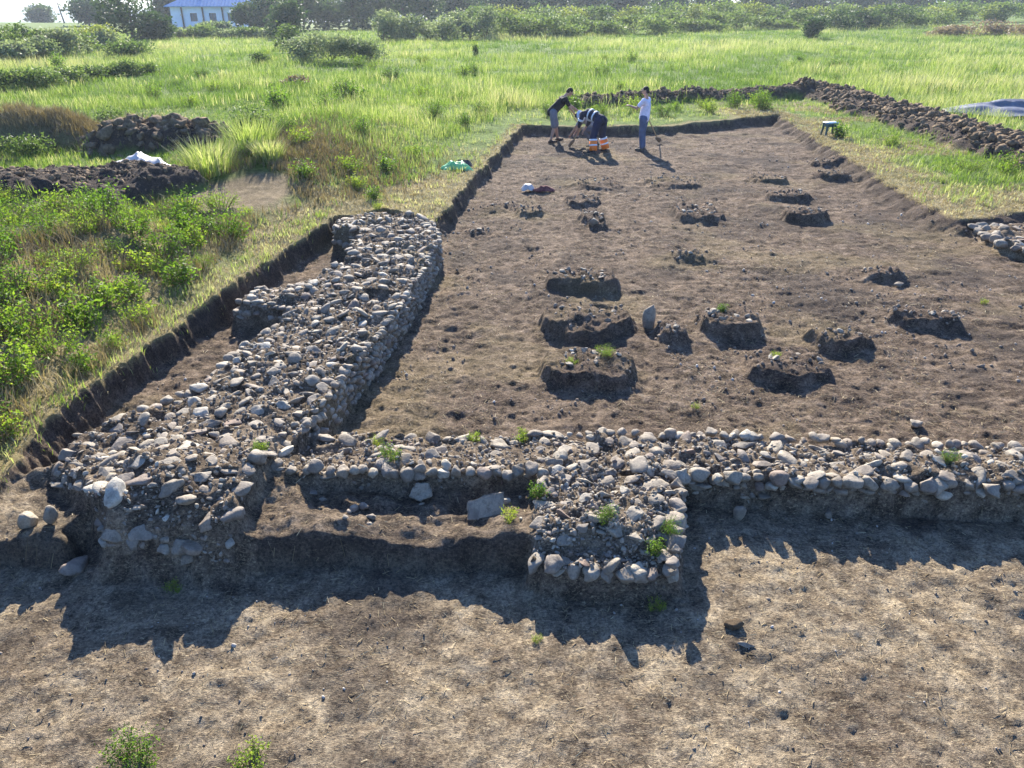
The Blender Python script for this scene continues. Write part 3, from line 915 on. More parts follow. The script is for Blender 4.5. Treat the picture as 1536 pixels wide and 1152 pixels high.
def slab(x, y, pts, th, rot, label, lift):
    bm = bmesh.new()
    vs = [bm.verts.new((px, py, 0)) for px, py in pts]
    f = bm.faces.new(vs)
    e = bmesh.ops.extrude_face_region(bm, geom=[f])
    for v in e['geom']:
        if isinstance(v, bmesh.types.BMVert): v.co.z += th; v.co.x *= .97; v.co.y *= .97
    bmesh.ops.recalc_face_normals(bm, faces=bm.faces)
    bmesh.ops.bevel(bm, geom=[e for e in bm.edges], offset=.008, segments=2, affect='EDGES')
    bmesh.ops.subdivide_edges(bm, edges=[e for e in bm.edges if e.calc_length() > .05], cuts=3, use_grid_fill=True)
    r = random.Random(len(pts))
    for v in bm.verts: v.co += Vector((r.gauss(0, .003), r.gauss(0, .003), r.gauss(0, .003)))
    o = bm_obj('stone_slab', bm, MAT['stone'], None, False)
    o.location = (x, y, zat(x, y) + lift); o.rotation_euler = rot
    return tag(o, label, 'stone slab')

slab(-.22, 5.28, [(-.16, -.11), (.15, -.13), (.16, .12), (.03, .10), (-.15, .05)], .06, (.75, 0, .12), 'flat squared pale slab leaning in the shaded recess beside the pier', .07)
slab(-.78, 5.5, [(-.10, -.04), (.0, -.08), (.11, -.02), (.06, .09), (-.05, .08)], .05, (.9, 0, -.1), 'small pointed slab leaning under the cobble row in the shaded recess', .06)

# ------------------------------------------------------------------ spoil heaps
HL = {
 'near': ('low wide heap of dark furrowed spoil with torn white sheeting on its crest', 'spoil heap'),
 'clods': ('heap of big dark earth clods in the grass beside the dry brush', 'spoil heap'),
 'brush': ('overgrown spoil heap covered in dead brown brushwood', 'spoil heap'),
 'back': ('low ridge of dark spoil behind the workers along the far end of the dig', 'spoil heap'),
 'right': ('long high ridge of dark ploughed clods beside the cut grass strip with the stool', 'spoil heap')}
for j, k in enumerate(HEAPS):
    cx, cy, a, b_, h, r, cs = HEAPS[k]
    o = (cx, cy, .4)
    root = empty('spoil_heap', o, 0, *HL[k])
    mobj('heap_body', sub_mesh('heap_body', 5 + j, o), MAT['earth'], root)
    n = {'near': 1800, 'clods': 1100, 'brush': 160, 'back': 2000, 'right': 6000}[k]
    u = rng.uniform(-1, 1, n * 3) * a; v = rng.normal(0, .55, n * 3) * b_
    X = cx + u * math.cos(r) - v * math.sin(r); Y = cy + u * math.sin(r) + v * math.cos(r)
    q_ = heap_q(X, Y, k)
    kk = (q_ < 1.02) & (sd_poly(X, Y, PIT) > .3)
    X, Y = X[kk][:n], Y[kk][:n]; n = len(X)
    mx = {'near': .06, 'clods': .20, 'brush': .10, 'back': .11, 'right': .14}[k]
    q = .014 + mx * rng.random(n) ** 6
    me = merged('clods', CLODS, np.column_stack([X, Y, terrain(X, Y) + q * .05]) - np.array(o), rng.uniform(-.9, .9, (n, 3)) + np.array([0, 0, 1]) * rng.uniform(0, 6, (n, 1)),
                np.column_stack([q * 1.35, q, q * .7]), rng.random(n), False)
    co = mobj('clods', me, MAT['clod'], root)
    co['kind'] = 'stuff'

# ------------------------------------------------------------------ weeds and plants
def leaf_cloud(cen, size, tone, up=.25, seed=0, fold=.35, asp=2.1):
    """diamond leaves with a fold; cen (n,3)"""
    n = len(cen)
    r = np.random.default_rng(seed)
    d = r.normal(size=(n, 3)); d[:, 2] = d[:, 2] * .6 + up
    d /= np.linalg.norm(d, axis=1)[:, None]
    s = np.cross(d, r.normal(size=(n, 3))); s /= np.linalg.norm(s, axis=1)[:, None]
    nn = np.cross(d, s)
    L = np.broadcast_to(size, (n,))[:, None] * r.uniform(.6, 1.3, (n, 1))
    W = L / asp
    V = np.empty((n, 4, 3))
    V[:, 0] = cen; V[:, 2] = cen + d * L
    V[:, 1] = cen + d * L * .45 + s * W * .5 + nn * W * fold
    V[:, 3] = cen + d * L * .45 - s * W * .5 + nn * W * fold
    i = np.arange(n)[:, None] * 4
    return V.reshape(-1, 3), np.concatenate([i + np.array([[0, 1, 2]]), i + np.array([[0, 2, 3]])]), np.repeat(np.clip(tone, 0, 1), 4)

def tube_np(pts, rad, k=5):
    pts = np.asarray(pts, float); n = len(pts)
    V = []; F = []
    for i in range(n):
        t = pts[min(i + 1, n - 1)] - pts[max(i - 1, 0)]; t /= np.linalg.norm(t) + 1e-9
        a = np.cross(t, [0.31, .95, .1]); a /= np.linalg.norm(a) + 1e-9; bb = np.cross(t, a)
        for j in range(k):
            an = 2 * PI * j / k
            V.append(pts[i] + (a * math.cos(an) + bb * math.sin(an)) * rad[i])
    for i in range(n - 1):
        for j in range(k):
            F.append((i * k + j, i * k + (j + 1) % k, (i + 1) * k + (j + 1) % k, (i + 1) * k + j))
    return np.array(V), np.array(F)

def weed_meshes(seed, nst, h, spread, leaf, nleaf, tone0):
    r = np.random.default_rng(seed)
    SV, SF, LV, LF, LT = [], [], [], [], []
    so = lo = 0
    for i in range(nst):
        a = r.uniform(0, 2 * PI); q = spread * math.sqrt(r.random())
        hh_ = h * r.uniform(.6, 1.1) * (1 - .35 * q / spread)
        b0 = np.array([q * .35 * math.cos(a), q * .35 * math.sin(a), -.03]); b1 = np.array([q * math.cos(a), q * math.sin(a), hh_])
        mid = (b0 + b1) / 2 + np.array([0, 0, hh_ * .15])
        V, F = tube_np([b0, mid, b1], [.005, .004, .002], 4)
        SV.append(V); SF.append(F + so); so += len(V)
        m = nleaf
        t = r.uniform(.25, 1.05, m)[:, None]
        cen = b0 + (b1 - b0) * t + r.normal(0, .035 * h / .3, (m, 3))
        V, F, T = leaf_cloud(cen, leaf, tone0 + .22 * (t[:, 0] - .5) + r.normal(0, .12, m), .35, seed * 31 + i)
        LV.append(V); LF.append(F + lo); LT.append(T); lo += len(V)
    sm = np_mesh('stem', np.concatenate(SV), [np.concatenate(SF)], tone=np.full(so, .35))
    lm = np_mesh('foliage', np.concatenate(LV), [np.concatenate(LF)], tone=np.concatenate(LT))
    return sm, lm

WEEDS = [weed_meshes(s, ns, h, sp, lf, nl, t) for s, ns, h, sp, lf, nl, t in
         [(1, 22, .34, .28, .034, 40, .42), (2, 18, .28, .24, .036, 38, .62), (3, 26, .40, .30, .032, 40, .28), (4, 14, .24, .20, .032, 34, .8), (5, 18, .40, .20, .055, 26, .36), (6, 28, .30, .34, .026, 44, .60)]]
for sm, lm in WEEDS:
    sm.materials.append(MAT['dry']); lm.materials.append(MAT['weed'])

def weed(x, y, k, s, label, group=None, z=None, name='weed_plant', rz=None, cat='weed', leafmat=None):
    root = empty(name, (x, y, zat(x, y) if z is None else z), random.uniform(0, 6) if rz is None else rz, label, cat, group)
    root.scale = (s, s, s * random.uniform(.9, 1.15))
    for nm, me in (('stem', WEEDS[k][0]), ('foliage', WEEDS[k][1])):
        link(bpy.data.objects.new(nm, me), root)
    return root

# the weeds on the left bank
cnt = 0
pts = []
tries = 0
while cnt < 185 and tries < 20000:
    tries += 1
    x = random.uniform(-10.5, -4.65); y = random.uniform(5.2, 14.2)
    if x < -.72 * y - 1.4: continue
    pv = np.array([x]), np.array([y])
    if sd_poly(*pv, PIT)[0] < .28 or heap_q(*pv, 'near')[0] < 1.03: continue
    if y > 13.0 and x > -5.6 : 
        if random.random() < .8: continue
    if any((x - a) ** 2 + (y - c) ** 2 < (.30 + .35 * ((cnt * 7) % 5) / 5) ** 2 for a, c in pts): continue
    pts.append((x, y)); cnt += 1
    weed(x, y, random.randrange(6), random.choice((.7, .9, 1.15, 1.45)), 'bright leafy green weed in the tangle covering the bank along the narrow side trench', 'weeds on the bank by the side trench')
# undergrowth between them
x = rng.uniform(-12, -4.5, 9000); y = rng.uniform(4, 14.5, 9000)
k = clear_of(x, y, .25, 1.02) & (fbm(x * 1.2, y * 1.2, 2, 151) > -.25)
x, y = x[k], y[k]
ug = [turf, tufts(x, y, 5, .24, .009, .11, .75, np.clip(.30 + .35 * fbm(x * 1.6, y * 1.6, 2, 152), 0, 1), tip=.15)]
x = np.concatenate([rng.normal(-12.4, 1.1, 1100), rng.normal(-4.8, 1.2, 2600)]); y = np.concatenate([rng.normal(22.7, .6, 1100), rng.normal(18.0, 1.9, 2600)])
k = (sd_poly(x, y, PIT) > .8) & ((x < -9) | clear_of(x, y))
x, y = x[k], y[k]
ug.append(tufts(x, y, 5, np.where(x < -9, .30, .20), .014, .14, .9, np.full(len(x), .28), tip=.1))
stuff_blades('undergrowth', ug, MAT['dry'], 'dry stalks and cut straw between the weeds and along the trench edges', 'undergrowth')

# weeds on other spots
spots = [(-4.3, 16.2, 1.0), (-3.6, 17.4, 1.2), (-2.9, 18.1, 1.1), (-4.9, 18.6, 1.2), (-5.6, 19.8, 1.0), (-3.3, 16.4, 1.0), (-2.5, 20.2, .9), (-3.9, 20.6, 1.1), (-2.8, 15.6, .7), (-5.9, 17.6, .9)]
for x, y, s in spots:
    weed(x, y, random.randrange(6), s * 1.1, 'leafy green weed on the worn bank between the dark heaps and the section edge', 'weeds on the worn bank')
for x, y in [(-1.5, 25.5), (-2.6, 27.2), (-1.1, 28.2), (1.4, 28.6), (3.2, 29.2), (4.6, 30.0), (6.1, 30.2), (7.4, 31.0), (8.5, 31.0), (9.6, 31.6), (5.4, 29.0), (2.3, 30.4), (7.2, 29.6), (9.4, 30.6)]:
    weed(x, y, random.randrange(6), random.uniform(1.3, 1.9), 'bushy green weed on the strip of turf between the dig and the low far ridge', 'weeds behind the dig')
for x, y in [(11.2, 19.2), (11.8, 18.7), (12.2, 17.5), (11.6, 16.7), (10.9, 22.8), (9.9, 24.2), (12.4, 19.6)]:
    weed(x, y, random.randrange(6), random.uniform(.9, 1.3), 'green weed in the yellow cut grass strip beside the ploughed ridge', 'weeds in the cut grass strip')
MW = [(-1.08, 5.82, 0, .42, 'bright green weed growing out of the cobble row of the front wall'),
      (-1.3, 6.3, 3, .4, 'small pale weed at the back of the front wall near the long wall corner'),
      (-.35, 6.35, 3, .42, 'little green weed on the back of the front wall, beside the brightest clump'),
      (.12, 6.4, 1, .45, 'yellow green clump on the back of the front wall straight behind the recess'),
      (.22, 5.25, 4, .36, 'green plant growing at the inner side of the pier above the recess'),
      (-.02, 5.02, 3, .42, 'small weed at the edge of the ledge beside the pier'),
      (.72, 4.85, 2, .36, 'tall green weed in the middle of the pier end'),
      (1.08, 4.62, 4, .36, 'thin weed with long leaves at the outer front corner of the pier'),
      (1.06, 4.33, 3, .36, 'spiky green weed on the floor at the foot of the pier'),
      (1.22, 4.8, 2, .35, 'small weed on the outer edge of the pier'),
      (-2.55, 4.5, 3, .36, 'small yellow green rosette sprouting below the stones of the near corner'),
      (-2.2, 5.75, 1, .34, 'small green sprig in the angle between long wall and front wall'),
      (3.85, 5.75, 0, .3, 'small green sprig between the stones of the front wall far from the pier'),
      (2.3, 6.42, 3, .34, 'yellowish sprig at the back of the front wall beyond the pier'),
      (-2.6, 14.9, 3, .6, 'yellow green weed on the turf edge above the far end of the long wall'),
      (2.0, 7.4, 3, .26, 'tiny green seedling on the bare floor behind the front wall'),
      (6.9, 10.6, 3, .3, 'tiny lone seedling on the bare floor near the slanting mound'),
      (2.87, 9.85, 4, .36, 'bright grass tuft on top of the rounded mound'),
      (1.1, 8.35, 5, .42, 'green tuft on top of the nearest stony mound'),
      (.7, 8.2, 3, .36, 'yellowish tuft on the front lip of the nearest stony mound'),
      (3.15, 8.38, 3, .36, 'sparse sprout on the low wide mound'),
      (-2.2, 3.04, 0, .60, 'leafy green plant at the bottom edge of the photo on the sunlit floor'),
      (-1.52, 3.04, 3, .62, 'yellow leaved weed at the bottom edge beside the leafy green plant'),
      (.18, 4.02, 3, .22, 'tiny yellow seedling at the edge of the pier shadow')]
for x, y, k, s, lb in MW:
    weed(x, y, k, s, lb)

for i in range(46):
    y = math.exp(random.uniform(math.log(27), math.log(75))); x = random.uniform(-.62, .66) * y
    pv = np.array([x]), np.array([y])
    if sd_poly(*pv, PIT)[0] < 3 or min(heap_q(*pv, h)[0] for h in HEAPS) < 1.3: continue
    weed(x, y, random.randrange(6), random.uniform(1.2, 2.4), 'dark leafy herb clump standing in the open meadow grass', 'herb clumps in the meadow')

# two tall feathery grass clumps by the near heap
def grass_clump(x, y, h, r, label):
    n = 420
    a = rng.random(n) * 2 * PI; q = r * np.sqrt(rng.random(n)) * .6
    V, qd, t, tn = blades(q * np.cos(a), q * np.sin(a), np.zeros(n), h * rng.uniform(.6, 1.1, n), np.full(n, .016), rng.uniform(.2, .9, n), a + rng.normal(0, .5, n), np.clip(rng.normal(.6, .15, n), 0, 1), .3)
    o = mobj('grass_clump', np_mesh('grass_clump', V, [qd, t], tone=tn), MAT['grass'])
    o.location = (x, y, zat(x, y))
    return tag(o, label, 'grass clump')
grass_clump(-6.4, 16.6, .75, .8, 'round feathery pale grass clump by the end of the white sheets')
grass_clump(-6.0, 18.3, .8, .9, 'larger feathery grass clump standing behind the one at the white sheets')
grass_clump(-5.3, 17.2, .45, .5, 'short tuft of pale grass beside the two feathery clumps')

# ------------------------------------------------------------------ bushes and trees
def crown_pts(r, n, w, d, h, z0, lobes, hollow=.35):
    """points in a bunch of overlapping lobes, denser to the outside"""
    C = []
    for i in range(lobes):
        a = r.uniform(0, 2 * PI); q = math.sqrt(r.random()) * .68
        cz = z0 + h * r.uniform(.18, .80)
        C.append((q * math.cos(a) * w / 2, q * math.sin(a) * d / 2, cz, r.uniform(.22, .40)))
    C.append((0, 0, z0 + h * .6, .40))
    out = []; tn = []
    per = n // len(C) + 1
    for cx, cy, cz, s in C:
        v = r.normal(size=(per, 3)); v /= np.linalg.norm(v, axis=1)[:, None]
        rad = hollow + (1 - hollow) * r.random(per) ** .45
        sc = np.array([w * s, d * s, min(h * s * 1.0, max(h * .25, (z0 + h - cz)))])
        p = np.array([cx, cy, cz]) + v * rad[:, None] * sc * (1 + .18 * r.normal(size=(per, 1)))
        p[:, 2] = np.maximum(p[:, 2], z0 + .02 * h)
        out.append(p)
        tn.append(np.full(per, r.uniform(-.13, .13)))
    return np.concatenate(out), np.concatenate(tn), C

def bush(x, y, w, d, h, mat, label, group=None, n=1500, leaf=.22, seed=0, tone=.45, name='bush', cat='bush', trunk=False, lobes=7, z=None):
    r = np.random.default_rng(1000 + seed)
    z = zat(x, y) if z is None else z
    root = empty(name, (x, y, z - .03), 0, label, cat, group)
    z0 = h * .03 if trunk else 0.0
    P, T, C = crown_pts(r, n, w, d, h - z0, z0, lobes)
    V, F, TN = leaf_cloud(P, leaf, tone + T + r.normal(0, .13, len(P)), .2, seed, .3, 1.7)
    mobj('crown' if trunk else 'foliage', np_mesh('crown', V, [F], tone=TN), MAT[mat], root)
    SV, SF = [], []; so = 0
    if trunk:
        b0 = np.array([0, 0, -.2]); b1 = np.array([r.normal(0, .1), r.normal(0, .1), h * .62])
        V, F = tube_np([b0, (b0 + b1) / 2 + [.05 * h, 0, 0], b1], [h * .035, h * .026, h * .012], 7)
        SV.append(V); SF.append(F); so = len(V)
        base = (b0 + b1) / 2
    else:
        base = np.array([0, 0, -.05])
    for cx, cy, cz, s in C:
        V, F = tube_np([base, (base + np.array([cx, cy, cz])) / 2 + r.normal(0, .06 * h, 3) , [cx, cy, cz]], [h * .014, h * .009, h * .004], 5)
        SV.append(V); SF.append(F + so); so += len(V)
    mobj('trunk' if trunk else 'branches', np_mesh('trunk', np.concatenate(SV), [np.concatenate(SF)], smooth=True), MAT['bark'], root)
    return root

FPX = 1154.; PIT_A = math.atan(576 / 1154.)
def lat(px, D, z=0):     # metres sideways for a bearing read off the photo at ground distance D
    return (px - 768) / FPX * (D * math.cos(PIT_A) + (4 - z) * math.sin(PIT_A))

sd_ = 0
# tree belt at the far left and round the house
TREES = [(60, 225, 7.5, 4.6, 'tree', 'distant rounded tree on the skyline nearest the photo edge, in front of the pale hills'),
 (133, 160, 9, 5.0, 'tree', 'wide dark tree behind the shrubs between the two tilted poles'),
 (198, 95, 7.0, 5.6, 'tree', 'big dark bushy tree standing clear against the sky between the poles and the house'),
 (234, 92, 3.4, 2.8, 'tree', 'smaller dark tree pressed against the big bushy tree, nearer the house'),
 (252, 153, 4.4, 5.6, 'tree', 'slim dark tree hugging the end wall of the white house'),
 (322, 118, 4.0, 1.4, 'silver', 'grey green shrub growing in front of the white house'),
 (376, 128, 4.6, 3.8, 'tree', 'dark tree overlapping the white house front'),
 (404, 126, 6.6, 5.8, 'tree', 'dense dark tree directly beside the white house, away from the poles'),
 (432, 97, 4.2, 4.0, 'tree', 'dark tree standing forward of the tree belt, behind the isolated thicket')]
for px, D, w, h, m, lb in TREES:
    sd_ += 1
    bush(lat(px, D), D, w, w, h, m, lb, None, 2600, .0042 * D, sd_, .42, 'tree', 'tree', True, 9)
sd_ = 100
for px, D, w, h in [(410, 140, 7, 5.0), (455, 135, 7, 5.4), (492, 140, 8, 5.6), (530, 136, 7, 6), (568, 142, 8, 5.6), (605, 140, 7, 5.4), (640, 145, 8, 5.0), (690, 150, 7, 4.8), (740, 165, 9, 4.6), (785, 160, 8, 4.8), (830, 170, 9, 4.8), (885, 175, 9, 5), (940, 180, 9, 5), (1000, 180, 9, 5.0), (1060, 190, 10, 5), (1130, 190, 10, 5.2), (1200, 200, 10, 5), (1280, 200, 11, 5), (1370, 205, 11, 5), (1460, 210, 12, 5), (1550, 210, 12, 5)]:
    sd_ += 1; h = h + (2.6 if px > 600 else .6)
    bush(lat(px, D), D, w, w, h, 'tree', 'dark tree in the continuous belt along the skyline beyond the hedge', 'trees of the skyline belt', 1900, .0045 * D, sd_, .42 + .12 * random.random(), 'tree', 'tree', True, 8)
for px in range(548, 1600, 52):
    sd_ += 1
    bush(lat(px, 235), 235 + random.uniform(-8, 8), 15, 9, random.uniform(7.5, 10.5), 'tree', 'tall tree in the farthest row along the skyline', 'trees of the farthest row', 1500, 1.15, sd_, .45, 'tree', 'tree', True, 9)
# shrub belt at the left
sd_ = 200
LS = [(10, 57, 3.2, 2.3, 'bush'), (44, 60, 3.2, 2.3, 'bush'), (78, 61, 3.0, 1.9, 'bush'), (104, 61, 2.8, 2.0, 'silver'), (-25, 58, 3.4, 2.4, 'bush'), (60, 57.5, 2.6, 1.5, 'silver'), (25, 55.5, 2.6, 1.4, 'silver'), (118, 66, 3, 1.5, 'bush'), (165, 70, 3, 1.6, 'silver')]
for px, D, w, h, m in LS:
    sd_ += 1
    bush(lat(px, D), D, w, w * .8, h, m, 'shrub in the mixed hedge below the poles at the far edge of the meadow', 'shrubs below the poles', 1500, .22, sd_, .5)
bush(lat(145, 70), 70, 3.8, 3, 2.0, 'lime', 'yellow green shrub glowing brighter than the hedge around it, below the poles', None, 1500, .22, 230, .6)
bush(lat(188, 61), 61, 4.2, 3, 1.35, 'bush', 'low rounded dark shrub at the foot of the big bushy tree', None, 1700, .2, 231, .42)
for i, px in enumerate((270, 300, 335, 372, 405)):
    bush(lat(px, 100), 100, 3.6, 2.6, 1.1 + .3 * (i % 2), 'bush' if i % 2 else 'silver', 'low shrub in the hedge at the foot of the white house', 'shrubs before the house', 1100, .28, 240 + i, .5)
# row of low shrubs crossing the left meadow
for i, (px, D, w, h) in enumerate([(8, 37, 2.3, .95), (40, 37.5, 2.2, .9), (72, 38.5, 2.0, .8), (104, 40, 2.0, .75), (138, 42, 2.0, .7), (168, 43, 1.7, .65), (198, 44, 1.7, .75), (226, 45, 1.3, .6), (-25, 36.5, 2.2, 1)]):
    bush(lat(px, D), D, w, 1.3, h, 'bush', 'low scrubby shrub in the row crossing the meadow beyond the brush heap', 'shrub row in the meadow', 1300, .13, 260 + i, .52)
for i, (x, y, w, h) in enumerate([(-15.2, 20.6, 1.7, .8), (-13.9, 20.2, 1.4, .6), (-12.6, 20.5, 1.3, .55), (-16.3, 21.3, 1.6, .9), (-11.9, 23.9, 1.2, .8)]):
    bush(x, y, w, w * .8, h, 'bush', 'leafy green shrub growing up against the brush covered spoil heap', 'shrubs round the brush heap', 1500, .075, 270 + i, .5)
for i, (x, y, w, h) in enumerate([(-7.0, 22.3, 1.3, .75), (-6.6, 20.6, 1.1, .55)]):
    bush(x, y, w, w * .8, h, 'bush', 'leafy shrub at the pit side end of the heap of big dark clods', 'shrubs at the clod heap', 1300, .075, 276 + i, .5)
# thicket and its neighbours
for i, (px, D, w, h, lb) in enumerate([(458, 55, 2.8, 1.45, 'silver green end bush of the isolated thicket, on the side of the small dark shrub'), (497, 54, 3.4, 1.75, 'tallest middle bush of the isolated silver green thicket in the meadow'), (540, 54, 3.4, 1.55, 'silver green end bush of the isolated thicket, on the side of the open meadow')]):
    bush(lat(px, D), D, w, 2.2, h, 'silver', lb, None, 2600, .16, 280 + i, .45)
bush(lat(434, 70), 70, 2.4, 2.2, 2.1, 'bush', 'small dark shrub just behind the isolated thicket', None, 1700, .2, 285, .38)
bush(lat(394, 53), 53, 1.2, 1.0, .7, 'bush', 'tiny dark shrub alone in the grass before the isolated thicket', None, 700, .13, 286, .35)
bush(lat(714, 60), 60, .5, .5, .9, 'bush', 'slim lone sapling in the open meadow', None, 400, .12, 287, .45)
bush(lat(445, 40), 40, 1.5, .7, .45, 'tan', 'dead brown brush lying in the grass above the worn bank', None, 500, .14, 288, .2)
# the long hedge
sd_ = 300
for px in range(575, 740, 22):
    sd_ += 1; D = 86 + random.uniform(-2, 3)
    bush(lat(px, D), D, 3.4, 3, random.uniform(1.5, 3.2), 'silver', 'silvery shrub in the long hedge closing the meadow, section before the skyline trees', 'silvery hedge shrubs', 1300, .27, sd_, .45)
for px in range(735, 1420, 27):
    sd_ += 1
    D = 92 + (px - 735) * .055 + random.uniform(-5, 6); px += random.uniform(-9, 9)
    bush(lat(px, D), D, 4.6, 3.6, random.uniform(1.2, 3.0), 'bush', 'leafy green shrub in the long hedge closing the meadow behind the workers', 'green hedge shrubs', 1300, .3, sd_, .62)
for px in range(720, 1500, 45):
    sd_ += 1
    D = 112 + (px - 735) * .05 + random.uniform(-4, 4)
    bush(lat(px, D), D, 6, 4, random.uniform(2.6, 3.6), 'lime' if px % 2 else 'bush', 'taller shrub in the second row behind the long green hedge', 'second row hedge shrubs', 1300, .36, sd_, .55)
bush(lat(1216, 90), 90, 2.7, 2.6, 2.4, 'tree', 'round dark bush standing out in front of the hedge', None, 2200, .24, 500, .4)
for i, (px, D, w, h) in enumerate([(1262, 112, 6, 2.6), (1300, 116, 6, 2.5), (1335, 120, 6, 2.9), (1380, 132, 6, 2.2)]):
    bush(lat(px, D), D, w, 4, h, 'tree', 'dark shaded shrub in the hedge just past the round dark bush', 'dark hedge shrubs', 1600, .3, 510 + i, .42)  # shadowed parts of the hedge, their shade put into the darker leaf colour
for i, (px, D, w, h, lb) in enumerate([(1425, 94, 5.5, 1.2, 'low tan patch of dead reeds in the meadow, nearer the round dark bush'), (1490, 96, 6.5, 1.6, 'taller tan bank of dead reeds in the meadow at the photo edge'), (1550, 92, 6, 1.5, 'tan dead reeds at the very edge of the photo')]):
    bush(lat(px, D), D, w, 3, h, 'tan', lb, None, 1500, .26, 520 + i, .5)
for i, (px, D) in enumerate([(1395, 150), (1440, 160), (1500, 150), (1545, 155)]):
    bush(lat(px, D), D, 9, 5, 3.2, 'bush', 'shrub on the far bank beyond the tan reeds', 'shrubs beyond the reeds', 1300, .42, 530 + i, .5)

# ------------------------------------------------------------------ distant hills
def hills():
    r = []
    X = np.linspace(-1500, 700, 90)
    V = []; F = []
    prof = 26 + 26 * fbm(X * .0022, X * 0 + 3, 3, 201) + 34 * smooth01(-300, -1100, X) * .4
    prof = np.clip(prof * .8 - 14, 1, 60)
    for i, (x, h) in enumerate(zip(X, prof)):
        for k, (dy, f) in enumerate(((-260, -.3), (-120, .45), (-40, .85), (0, 1), (160, .7), (400, -.3))):
            V.append((x, 1250 + dy, h * f - 18))
    for i in range(len(X) - 1):
        for k in range(5):
            a = i * 6 + k
            F.append((a, a + 6, a + 7, a + 1))
    m = plain('hill_woods', (.10, .14, .10), .95, .4, .02)
    o = mobj('hills', np_mesh('hills', np.array(V), [np.array(F)], smooth=True), m)
    o['kind'] = 'structure'
hills()

# ------------------------------------------------------------------ house
def box(bm, x0, x1, y0, y1, z0, z1):
    vs = [bm.verts.new(c) for c in ((x0, y0, z0), (x1, y0, z0), (x1, y1, z0), (x0, y1, z0), (x0, y0, z1), (x1, y0, z1), (x1, y1, z1), (x0, y1, z1))]
    for f in ((0, 3, 2, 1), (4, 5, 6, 7), (0, 1, 5, 4), (1, 2, 6, 5), (2, 3, 7, 6), (3, 0, 4, 7)):
        bm.faces.new([vs[i] for i in f])

MAT['render_wall'] = plain('limewash', (.84, .86, .88), .85, .07, 1.2)
MAT['roof'] = plain('blue_roof', (.14, .30, .50), .45, .12, 2.0, 0, .5)
MAT['glass'] = plain('dark_glass', (.10, .13, .17), .15, .2, 3, 0, .5)
MAT['brown_wood'] = plain('brown_wood', (.09, .06, .045), .8, .3, 6)
MAT['red_roof'] = plain('red_tile', (.30, .10, .08), .8, .2, 6)

